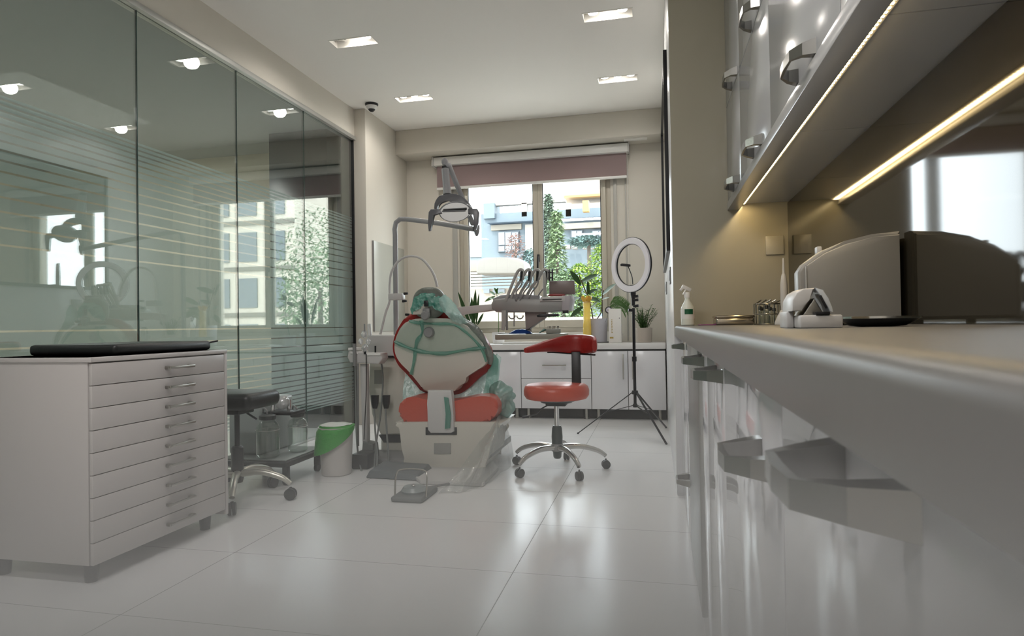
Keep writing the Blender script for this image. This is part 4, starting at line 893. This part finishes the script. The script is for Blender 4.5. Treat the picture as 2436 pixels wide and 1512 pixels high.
b = B(); b.tube(spline([V(-.04, -.03, .425), V(-.09, -.06, .40), V(-.12, -.08, .37), V(-.19, -.10, .352)], 6), .0045, 8).cyl((-.165, -.095, .355), (-.205, -.105, .350), .008, seg=10); part('lever', b, BLACK, t)
b = B(); b.cyl((0, 0, .27), (0, 0, .42), .016, seg=20); part('gas_lift', b, CHROME, t)
b = B(); b.lathe((0, 0, .075), [(.020, 0), (.026, .01), (.034, .09), (.036, .14), (.032, .195), (.026, .21)], 24); part('lift_cover', b, mat('dark_teal_plastic', (.035, .045, .045), .35), t)
b = B(); b.lathe((0, 0, .125), [(.045, 0), (.048, .02), (.036, .045)], 24); part('hub', b, GREYP, t)
five_star(t, .315, .145, mat('cast_aluminium', (.55, .54, .52), .25, .9), .05, radians(15), GREYC)
# back: upright bar and curved rest
def L_(px, py, y): return PY(px, py, y) - sc_
b = B(); b.prism([L_(1360, 912, 4.16), L_(1382, 912, 4.16), L_(1380, 836, 4.20), L_(1359, 836, 4.20)], (0, .022, 0), .004); part('back_upright', b, BLACK, t)
b = B(); b.beam((.07, .02, .440), (.13, .10, .45), .05, .012, .003); part('upright_bracket', b, BLACK, t)
def rest(u, v):
    a = radians(-8) + radians(150)*u          # curve around the sitter, far side sweeps left
    c = V(.045, -.02, 0)
    r = .19; p = c + V(r*1.12*cos(a), r*sin(a)*1.0 + .02, 0)
    return p
b = B(); prof = []
topz = [(1417, 812), (1413, 802), (1404, 798), (1398, 801), (1380, 797), (1345, 797), (1342, 803), (1310, 806), (1280, 818), (1252, 824), (1249, 832)]
NU = 40
lx0, lx1 = L_(1252, 830, 3.98), L_(1416, 820, 4.15)
path = spline([L_(1250, 833, 3.93), L_(1278, 827, 4.02), L_(1312, 821, 4.14), (L_(1350, 818, 4.22)), L_(1388, 818, 4.22), L_(1412, 819, 4.12), L_(1414, 822, 4.04)], 8)
hts = [.028, .036, .052, .072, .078, .078, .066]; hh = []
for i in range(len(path)):
    f = i/8; k = min(int(f), 5); hh.append((hts[k]*(1-(f-k))+hts[k+1]*(f-k)))
rings = []
for i, p in enumerate(path):
    d = (path[min(i+1, len(path)-1)]-path[max(i-1, 0)]); d.z = 0; d.normalize(); s = V(d.y, -d.x, 0); e = sin(pi*min(1, max(0, .06+.94*i/(len(path)-1))))**.25 if i not in (0, len(path)-1) else .6
    rings.append([b.bm.verts.new(p + s*.024*copysign(abs(cos(a))**.7, cos(a))*e + V(0, 0, 1)*hh[i]*.85*copysign(abs(sin(a))**.7, sin(a))*e) for a in [2*pi*k/16 for k in range(16)]])
for A, C in zip(rings, rings[1:]):
    for k in range(16): b.bm.faces.new((A[k], A[(k+1) % 16], C[(k+1) % 16], C[k]))
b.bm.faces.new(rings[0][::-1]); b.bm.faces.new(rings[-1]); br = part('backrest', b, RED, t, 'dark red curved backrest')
b = B(); pp = [p+V(0, -.004, -hh[i]*.86) for i, p in enumerate(path)][14:44]; b.tube(pp, .006, 8); part('back_frame', b, BLACK, br)
t.location = sc_

# ================================================================ RING LIGHT
rp = V(-.18, 5.45, 0)
t = thing('ring_light', 'white ring light with phone clip on a black tripod by the right wall', 'ring light', rp)
rc = PY(1503, 630, 5.45); an = radians(-44)
ax = V(cos(an), sin(an), 0); nrm = V(sin(an), -cos(an), 0)*1.0
MR = Matrix((ax, V(0, 0, 1), nrm)).transposed()
ro, ri = .233, .172
b = B(); b.lathe(rc, [(ri, 0), (ri, .014), (ro, .014), (ro, 0), (ri, 0)], 72, M=MR, cap=False); part('ring_back', b, BLACKM, t)
b = B(); b.lathe(rc, [(ri+.003, .013), (ri+.008, .026), (ro-.008, .026), (ro-.003, .013)], 72, M=MR, cap=False); part('diffuser', b, mat('milky_diffuser', (.85, .83, .88), .25, sss=.2), t, 'milky white ring diffuser')
pb_ = rc + V(0, 0, -ro+.02); b = B(); b.beam(rc+V(0, .02, -ri-.005)-ax*.065, rc+V(0, .02, -ri-.005)+ax*.065, .030, .020, .006); part('ring_bridge', b, BLACK, t)
b = B(); b.tube(spline([rc+V(.005, 0, -ri+.01), rc+V(0, 0, -.10), rc+V(-.02, 0, -.04), rc+V(-.035, 0, .0)], 8), .004, 8); gn = part('clip_gooseneck', b, BLACK, t)
b = B(); b.beam(rc+V(-.09, 0, .006), rc+V(-.015, 0, -.004), .022, .022, .006).beam(rc+V(-.085, 0, .012), rc+V(-.085, 0, -.006), .02, .03, .004).beam(rc+V(-.02, 0, .006), rc+V(-.02, 0, -.012), .02, .025, .004); part('phone_clip', b, BLACK, gn)
zc = rc.z-ro
b = B(); b.tube([V(rp.x, 5.45, zc+.02), V(rp.x, 5.45, zc-.015), V(rp.x, 5.45, zc-.05), V(rp.x, 5.45, zc-.11)], [.024, .023, .016, .015], 16); part('swivel_head', b, BLACK, t)
for dz, sx in ((-.035, 1), (-.065, 1), (-.115, 1), (-.15, -1)):
    b = B(); b.cyl((rp.x, 5.44, zc+dz), (rp.x+sx*.042, 5.43, zc+dz+.004), .010, .013, 12); part('clamp_knob', b, BLACK, t)
b = B(); b.cyl((rp.x, 5.45, .235), (rp.x, 5.45, zc-.13), .0125, seg=16); part('pole', b, BLACKM, t)
b = B(); b.cyl((rp.x, 5.45, .62), (rp.x, 5.45, .66), .019, seg=16); part('height_clamp', b, BLACK, t)
b = B(); b.lathe((rp.x, 5.45, .345), [(.026, 0), (.028, .012), (.024, .03)], 16); part('leg_collar', b, BLACK, t)
b = B(); b.lathe((rp.x, 5.45, .235), [(.018, 0), (.02, .02), (.016, .03)], 16); part('spreader_collar', b, BLACK, t)
for fx, fy in ((-.665, 5.449), (.074, 5.856), (.063, 5.065)):
    f = V(fx, fy, .008); h0 = V(rp.x, 5.45, .360) + (V(fx, fy, 0)-V(rp.x, 5.45, 0)).normalized()*.022
    b = B(); b.beam(h0, f, .017, .008, .002); lg = part('leg', b, BLACKM, t)
    m_ = h0.lerp(f, .48); b = B(); b.beam(V(rp.x, 5.45, .25) + (m_-V(rp.x, 5.45, m_.z)).normalized()*.018, m_, .013, .005, .001); part('spreader', b, BLACKM, lg)
    b = B(); b.ell(f, (.010, .010, .008), u=10, v=8); part('rubber_foot', b, BLACK, lg)

# ================================================================ PLANTS AND THINGS ON THE WINDOW WORKTOP
def pot(t, c, r0, r1, h, m, square=False, name='pot'):
    b = B()
    if square:
        b.box(c.x-r1, c.x+r1, c.y-r1, c.y+r1, c.z, c.z+h-.012, .004).box(c.x-r1, c.x-r1+.008, c.y-r1, c.y+r1, c.z+h-.012, c.z+h).box(c.x+r1-.008, c.x+r1, c.y-r1, c.y+r1, c.z+h-.012, c.z+h).box(c.x-r1+.008, c.x+r1-.008, c.y-r1, c.y-r1+.008, c.z+h-.012, c.z+h).box(c.x-r1+.008, c.x+r1-.008, c.y+r1-.008, c.y+r1, c.z+h-.012, c.z+h)
    else: b.lathe(c, [(r0*.9, 0), (r0, .003), (r1, h-.004), (r1, h), (r1-.007, h), (r1-.010, h-.015)], 36)
    o = part(name, b, m, t)
    b = B(); b.lathe(c+V(0, 0, h-.024), [(min(r0, r1)*.86, 0), (min(r0, r1)*.86, .010), (.01, .014)], 24); part('soil', b, SOIL, t); return o
def at(px, y): p = PY(px, 800, y); return V(p.x, y, CT)
WCER = mat('white_ceramic', (.66, .65, .64), .3); GCER = mat('lilac_grey_ceramic', (.46, .45, .49), .4); TCER = mat('taupe_ceramic', (.42, .37, .32), .5)
# rubber plant
c = at(1419, 6.48); t = thing('rubber_plant', 'rubber plant with big dark leaves in a lilac grey pot on the window worktop', 'potted plant', c)
pot(t, c, .105, .115, .245, GCER)
part('saucer', B().lathe(c, [(.12, 0), (.125, .012), (.11, .012)], 32), GREYP, t)
st = [(c+V(-.03, 0, .23), PY(1402, 712, 6.45)+V(0, 0, 0), PY(1392, 690, 6.43), PY(1378, 655, 6.42)), (c+V(.0, 0, .23), PY(1431, 740, 6.46), PY(1432, 715, 6.46), PY(1436, 690, 6.46))]
for P in st: b = B(); b.tube(spline(list(P), 6), .006, 8); part('stem', b, mat('brown_stem', (.10, .07, .04), .6), t)
lv = [((1381, 677), (1357, 643), .055), ((1383, 670), (1422, 651), .065), ((1434, 700), (1463, 674), .060), ((1396, 700), (1420, 686), .045), ((1400, 708), (1428, 716), .045), ((1378, 706), (1357, 715), .05), ((1386, 730), (1356, 753), .050), ((1405, 733), (1420, 718), .035), ((1432, 712), (1448, 706), .03), ((1400, 700), (1398, 668), .03)]
for k, (a, e_, w_) in enumerate(lv):
    p, q = PY(*a, 6.44), PY(*e_, 6.40-.04*(k % 3)); b = B(); b.leaf(p, q-p, (q-p).length, w_*1.15, up=(0, -.75, .65), bend=.06, n=8, fold=.2); part('leaf', b, LEAFM, t)
# fern behind box
c = at(1470, 6.60); t = thing('palm_plant', 'feathery green palm sprays rising behind the white carton on the worktop', 'potted plant', c)
pot(t, c, .04, .05, .09, WCER)
part('stem', (lambda b: b.tube(spline([c+V(0, 0, .08), c+V(-.01, 0, .2), PY(1452, 735, 6.6), PY(1446, 728, 6.6)], 5), .003, 6))(B()), LEAFL, t)
b = B()
for fr in ([(1450, 724), (1468, 718), (1486, 728), (1493, 742)], [(1446, 738), (1462, 728), (1478, 732), (1487, 746)], [(1455, 715), (1470, 712), (1484, 720), (1492, 730)]):
    P = spline([PY(x, y, 6.56) for x, y in fr], 6); b.tube(P, .002, 5)
    for i in range(1, len(P)-1):
        d = (P[i+1]-P[i-1]).normalized()
        for sg in (-1, 1): b.leaf(P[i], d*.6 + V(0, -.25, sg*.8), .05, .010, up=(0, -1, .1), bend=.2, n=3)
part('fronds', b, LEAFL, t, kind='stuff')
# small herb plant
c = at(1532, 6.45); t = thing('bushy_plant', 'bushy fine-leaved green plant in a taupe pot right of the ring light pole', 'potted plant', c)
pot(t, c, .075, .082, .145, TCER)
b = B(); bs = B()
for k in range(46):
    a = R_.uniform(0, 2*pi); r = R_.uniform(.0, .045); hgt = R_.uniform(.10, .24); lean = V(cos(a), sin(a), 0)*R_.uniform(.02, .11)
    p = c+V(r*cos(a), r*sin(a), .13); P = spline([p, p+lean*.4+V(0, 0, hgt*.55), p+lean+V(0, 0, hgt)], 6); bs.tube(P, .0018, 5)
    for i in range(2, len(P)):
        for q in range(2):
            an_ = R_.uniform(0, 2*pi); b.leaf(P[i], V(cos(an_), sin(an_), R_.uniform(.1, .9)), R_.uniform(.022, .036), .010, bend=.25, n=2)
part('stems', bs, LEAFL, t, kind='stuff'); part('foliage', b, LEAFL, t, kind='stuff')
# snake plant, small leafed plant
c = at(1128, 6.50); t = thing('snake_plant', 'snake plant with upright dark blades in a white pot left of the tray', 'potted plant', c)
pot(t, c, .075, .085, .14, WCER)
for (a, e_, w_) in (((1118, 770), (1089, 693), .040), ((1128, 768), (1131, 688), .045), ((1133, 770), (1139, 697), .030), ((1124, 768), (1122, 706), .045), ((1130, 770), (1112, 735), .035), ((1136, 772), (1150, 744), .03)):
    p, q = PY(*a, 6.50), PY(*e_, 6.46); b = B(); b.leaf(p, q-p, (q-p).length, w_, up=(0, -1, .1), bend=.02, n=8, fold=.25); part('leaf', b, LEAFM, t)
c = at(1186, 6.55); t = thing('small_plant', 'small glossy round-leaved plant in a white pot behind the instrument unit', 'potted plant', c)
pot(t, c, .06, .068, .12, WCER)
part('stem', (lambda b: b.tube(spline([c+V(0, 0, .1), PY(1186, 740, 6.5), PY(1182, 700, 6.48)], 6), .004, 6))(B()), LEAFL, t)
for k, (a, e_, w_) in enumerate([((1178, 705), (1152, 716), .045), ((1180, 700), (1184, 684), .035), ((1178, 702), (1165, 692), .035), ((1182, 700), (1198, 694), .03), ((1182, 712), (1200, 722), .035), ((1180, 712), (1162, 706), .03), ((1184, 698), (1176, 684), .03)]):
    p, q = PY(*a, 6.48), PY(*e_, 6.45); b = B(); b.leaf(p, q-p, (q-p).length, w_*1.2, up=(0, -.6, .8), bend=.08, n=6); part('leaf', b, LEAFL, t)
# vase with yellow twist, carton, pick, tray, low bowls
c = at(1397, 6.325); t = thing('yellow_bottle_vase', 'tall translucent yellow wrapped tube standing left of the lilac grey pot', 'vase', c)
YF_ = film('yellow_cellophane', (.70, .52, .10), .66, .2, .6, bump=(30, .6))
b = B(); b.lathe(c, [(.040, 0), (.041, .16), (.036, .22), (.034, .34), (.038, .40), (.026, .42)], 24); part('sleeve', b, YF_, t)
b = B(); b.grid(lambda u, v: c+V(0, 0, .40) + V(.052*cos(2*pi*u)*(.55+.45*v), .04*sin(2*pi*u)*(.5+.5*v), .055*v + .02*sin(2*pi*u*5)*v), 30, 6, wrap=True); part('ruffle', b, mat('orange_yellow_ribbon', (.62, .36, .04), .5), t)
c = at(1463, 6.42); t = thing('carton', 'narrow white carton with gold lettering down its side, on the worktop', 'box', c)
h_ = PY(1463, 734, 6.4).z-CT
b = B(); b.box(c.x-.058, c.x+.066, 6.37, 6.47, CT+.002, CT+h_, .002); part('box_body', b, mat('white_card', (.74, .72, .69), .5), t)
b = B()
for k in range(9): b.box(c.x-.030, c.x-.030+[.010, .007, .011, .009][k % 4], 6.3685, 6.370, CT+.10+k*.0155, CT+.109+k*.0155)
b.box(c.x-.048, c.x-.012, 6.3685, 6.370, CT+.045, CT+.060); part('gold_lettering', b, mat('gold_ink', (.40, .29, .08), .4, .3), t, kind='stuff', smooth=False)
b = B(); b.box(c.x+.045, c.x+.052, 6.3685, 6.370, CT+.24, CT+.25); part('dark_mark', b, BLACK, t, smooth=False)
pd = PY(1448, 737, 6.40); t = thing('daisy_pick', 'small round white flower ornament with dark rim on a stick in the lilac pot', 'ornament', pd)
b = B(); b.tube([PY(1448, 740, 6.40), PY(1441, 765, 6.42), V(c.x-.13, 6.44, CT+.235)], .003, 6); part('stick', b, GREYP, t)
MD = Matrix((V(1, 0, 0), V(0, 0, 1), V(0, -1, 0))).transposed()
b = B(); b.lathe(pd, [(.034, 0), (.036, .006), (.030, .010)], 20, M=MD); part('rim', b, DARK, t)
b = B(); b.lathe(pd, [(.025, .008), (.025, .013), (.014, .016)], 16, M=MD); f_ = part('petal_disc', b, mat('lilac_white', (.62, .60, .70), .4), t)
b = B(); b.lathe(pd, [(.008, .015), (.008, .019)], 12, M=MD); part('centre', b, DARK, f_)
q0, q1 = at(1200, 6.40), at(1330, 6.40)
t = thing('white_tray', 'flat white tray lying on the worktop below the instrument unit', 'tray', ((q0.x+q1.x)/2, 6.4, CT))
part('tray_plate', B().box(q0.x, q1.x, 6.31, 6.55, CT+.001, CT+.012, .004), WHITE, t)
part('tray_rim', B().box(q0.x, q1.x, 6.308, 6.318, CT+.008, CT+.022, .003), WHITE, t)
c = at(1090, 6.42); single('white_bowl', B().lathe(c, [(.045, 0), (.06, .005), (.085, .05), (.09, .085), (.084, .085), (.075, .05), (.04, .012)], 32), WCER, 'plain round white bowl at the left of the window worktop, behind the chair back', 'bowl')
c = at(1010, 6.50); t = thing('cactus_pot', 'small cactus in a round white pot, mirrored in the glass partition', 'potted plant', c); pot(t, c, .06, .08, .10, WCER)
b = B(); b.lathe(c+V(0, 0, .09), [(.03, 0), (.042, .03), (.042, .07), (.025, .10), (.004, .108)], 20); part('cactus', b, LEAFM, t)

# ================================================================ LEFT FOREGROUND
t = thing('drawer_cabinet', 'tall white cabinet of nine slim drawers at the left edge', 'cabinet', (-2.30, 2.3, 0))
xf, y0, y1, zt = -2.045, 1.95, 2.70, .842
CAB = mat('warm_white_lacquer', (.44, .415, .405), .3)
part('body', B().box(-2.55, xf-.004, y0, y1, .075, zt, .003), CAB, t)
part('top_board', B().box(-2.56, xf+.016, y0-.005, y1+.012, zt-.018, zt, .003), CAB, t)
part('side_panel', B().box(-2.55, xf+.014, y1-.008, y1+.010, .05, zt-.018, .001), CAB, t)
dz = (.82-.075)/9
for k in range(9):
    za = .075+k*dz; d = part('drawer', B().box(xf, xf+.014, y0+.002, y1-.012, za+.0015, za+dz-.0015, .0012), CAB, t)
    yc = 2.385; zz = za+dz*.52
    b = B(); b.beam((xf+.038, yc-.075, zz), (xf+.038, yc+.075, zz), .010, .012, .003)
    for s_ in (-1, 1): b.beam((xf+.012, yc+s_*.064, zz), (xf+.038, yc+s_*.070, zz), .022, .014, .004)
    part('handle', b, STEEL, d)
for fx in (-2.50, -2.09):
    for fy in (2.0, 2.62): part('foot', B().cyl((fx, fy, 0), (fx, fy, .076), .022, .028, 14), BLACK, t)
t = thing('black_case', 'flat black zipped case lying on the slim-drawer cabinet', 'case', (-2.25, 2.4, zt))
part('case_body', B().box(-2.50, -2.075, 2.10, 2.66, zt+.001, zt+.045, .016, 3), BLKV, t)
part('pull_tab', B().beam((-2.09, 2.655, zt+.035), (-2.06, 2.685, zt+.043), .02, .008, .003), BLACK, t)
# black saddle stool
sb = V(-2.255, 3.088, 0)
t = thing('black_stool', 'black padded stool on a chrome wheeled base behind the drawer cabinet', 'stool', sb, local=True)
b = B(); b.box(-.20, .185, -.16, .15, .510, .600, .038, 4); part('seat', b, BLKV, t, 'thick black vinyl seat')
b = B(); b.box(-.10, .06, -.07, .07, .478, .516, .006); part('seat_plate', b, BLACK, t)
b = B(); b.tube(spline([V(0, .05, .49), V(.08, .02, .46), V(.12, 0, .45)], 5), .006, 8); part('lever', b, BLACK, t)
b = B(); b.cyl((0, 0, .28), (0, 0, .48), .014, seg=16); part('gas_lift', b, BLACK, t)
b = B(); b.lathe((0, 0, .10), [(.026, 0), (.032, .02), (.032, .19), (.024, .20)], 20); part('lift_cover', b, BLACK, t)
five_star(t, .29, .150, mat('pale_cast_base', (.50, .49, .44), .28, .6), .05, radians(12.7), GREYC, wheel_r=.032)
t.location = sb
# suction trolley with jars
t = thing('suction_trolley', 'small grey wheeled suction pump with two glass jars, behind the black stool', 'suction pump', (-2.38, 3.55, 0))
GB = mat('blue_grey_case', (.34, .37, .36), .4)
part('platform', B().box(-2.62, -2.14, 3.38, 3.86, .115, .150, .012, 3), DARK, t)
part('tray_mat', B().box(-2.60, -2.16, 3.40, 3.84, .150, .158, .003), GB, t)
part('pump_case', B().box(-2.62, -2.385, 3.50, 3.86, .158, .50, .02, 3), GB, t)
for x_, y_ in ((-2.56, 3.44), (-2.18, 3.44), (-2.56, 3.80), (-2.18, 3.80)):
    b = B(); b.cyl((x_-.010, y_, .03), (x_+.010, y_, .03), .028, seg=18).box(x_-.016, x_+.016, y_-.018, y_+.018, .045, .116, .003); part('caster', b, GREYC, t)
for k, (x_, y_, rr, hh_) in enumerate([(-2.315, 3.46, .068, .235), (-2.235, 3.66, .060, .225)]):
    c = V(x_, y_, .158); b = B(); b.lathe(c, [(rr*.85, .001), (rr, .012), (rr, hh_*.78), (rr*.86, hh_*.88), (rr*.62, hh_*.94), (rr*.62, hh_)], 32, cap=False); j = part('jar', b, JARG, t, ['nearer glass jar', 'farther glass jar'][k])
    b = B(); b.lathe(c, [(rr*.8, .004), (rr*.82, .010)], 28); part('jar_base', b, film('glass_base', (.6, .66, .62), .35), j)
    b = B(); b.lathe(c+V(0, 0, hh_-.004), [(rr*.70, 0), (rr*.74, .008), (rr*.74, .024), (rr*.5, .030)], 28); part('jar_lid', b, DARK, j)
    b = B(); b.tube(spline([c+V(0, 0, hh_+.02), c+V(.0, -.01, hh_+.05), c+V(-.04, .02, hh_+.06), c+V(-.07, .06, hh_+.03)], 6), .006, 8); part('tube', b, JARG if False else GREYP, j)
    b = B()
    for a in range(3): b.tube(arc(c+V(0, 0, hh_*.72), rr+.002, 0, 2*pi, 28, (1, 0, 0), (0, 1, 0))[:-1], .0016, 5, True) if a == 0 else None
    part('glass_ring', b, PANEL, j)
b = B(); b.box(-2.38, -2.19, 3.52, 3.68, .405, .425, .006); part('jar_bracket', b, BLACK, t)
b = B(); b.ell((-2.30, 3.60, .475), (.045, .045, .045), u=20, v=12); part('vacuum_gauge', b, ICE, t)
b = B(); b.cyl((-2.345, 3.56, .425), (-2.345, 3.56, .50), .013, seg=12).cyl((-2.27, 3.62, .425), (-2.27, 3.62, .49), .012, seg=12).cyl((-2.36, 3.53, .48), (-2.31, 3.55, .485), .012, seg=12); part('valve_body', b, CHROME, t, kind='stuff')
# waste bin
c = PZ(797, 1128, 0); c = V(c.x, c.y+.02, 0)
t = thing('waste_bin', 'white round waste bin with a green bag over its rim', 'bin', c)
b = B(); b.lathe(c, [(.088, 0), (.094, .004), (.108, .295), (.112, .305), (.108, .305), (.090, .03)], 40); part('bin_body', b, mat('bin_white', (.52, .50, .48), .35), t)
def bag(u, v):
    a = 2*pi*u; lo = .30-.17*(.5+.5*cos(a-radians(215)))**.8*1.0; z = .318 + (lo-.318)*v; r = .100+.026*sin(pi*min(1, v*1.2))*.5+.010*v + .006*noise.noise(V(u*14, v*6, 1)); r = max(r, .1175 if v > .15 else .1)
    r += .022*(.5+.5*cos(a-radians(205)))*v
    return c + V(r*cos(a), r*sin(a), z)
b = B(); b.grid(bag, 64, 14, wrap=True); part('green_bag', b, mat('green_bag_plastic', (.06, .30, .06), .35, bump=(25, .6)), t, 'bright green bin bag')
b = B(); b.grid(lambda u, v: c + V(.104*v*cos(2*pi*u), .104*v*sin(2*pi*u), .318-.02*(1-v)+.008*noise.noise(V(u*9, v*4, 3))), 40, 8, wrap=True); part('white_liner', b, mat('white_liner', (.70, .72, .68), .4), t)
# foot pedal
c = PZ(968, 1196, 0)
t = thing('foot_pedal', 'grey foot control pedal with hoop guard on the floor by the hoses', 'foot control', (c.x, c.y+.1, 0))
FPM = mat('pedal_grey', (.17, .18, .18), .4)
part('base', B().box(c.x-.095, c.x+.085, c.y, c.y+.26, .0, .030, .012, 3), FPM, t)
b = B(); b.lathe((c.x-.005, c.y+.12, .028), [(.070, 0), (.072, .012), (.058, .032), (.03, .040), (.008, .042)], 32); part('pedal_dome', b, mat('pedal_blue_grey', (.28, .31, .31), .3), t)
b = B(); b.ell((c.x+.005, c.y+.085, .072), (.012, .010, .007), u=12, v=8); part('button', b, CHROME, t)
b = B(); P = spline([V(c.x-.093, c.y+.06, .02), V(c.x-.093, c.y+.08, .13), V(c.x-.06, c.y+.10, .155), V(c.x+.05, c.y+.10, .155), V(c.x+.085, c.y+.08, .13), V(c.x+.085, c.y+.06, .02)], 6); b.tube(P, .005, 8); part('hoop_guard', b, STEEL, t)
c2 = PZ(940, 1140, 0)
single('floor_junction_box', B().hexa([(c2.x-.20, c2.y, 0.002), (c2.x+.17, c2.y-.02, .002), (c2.x+.17, c2.y+.24, .002), (c2.x-.20, c2.y+.24, .002), (c2.x-.18, c2.y+.02, .045), (c2.x+.15, c2.y, .035), (c2.x+.14, c2.y+.22, .055), (c2.x-.17, c2.y+.22, .065)], .008), mat('slate_plastic', (.14, .155, .165), .35), 'flat blue-grey floor box between the unit column and the foot pedal', 'junction box')
b = B(); b.tube(spline([V(c.x+.03, c.y+.26, .02), V(c.x+.10, c.y+.38, .012), V(-1.20, 3.60, .01), V(-1.18, 3.70, .010)], 8), .007, 8); single('pedal_cable', b, GREYP, 'grey cable running over the floor from the foot pedal to the chair base', 'cable')
# white tabletop added under the lens, its blurred far edge making the bottom haze
EDGE, DROP = .0038, .00118
fx_ = V(FW.x, FW.y, 0).normalized(); sx_ = V(fx_.y, -fx_.x, 0)
T0 = CAM.z - DROP
def tq(a, d, z): p = V(CAM.x, CAM.y, 0) + sx_*a + fx_*d; return V(p.x, p.y, z)
t = thing('haze_table', 'white tabletop added directly under the viewer, blurred into haze along the bottom edge', 'table', tq(-.24, -.25, 0))
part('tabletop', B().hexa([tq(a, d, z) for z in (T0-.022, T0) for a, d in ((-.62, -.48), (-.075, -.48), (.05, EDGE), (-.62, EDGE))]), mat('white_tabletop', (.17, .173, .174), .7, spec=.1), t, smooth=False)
for a, d in ((-.58, -.44), (-.58, -.05), (.01, -.05), (-.13, -.44)): part('leg', B().tube([tq(a, d, 0), tq(a, d, T0-.022)], [.014, .018], 14), WHITE, t)
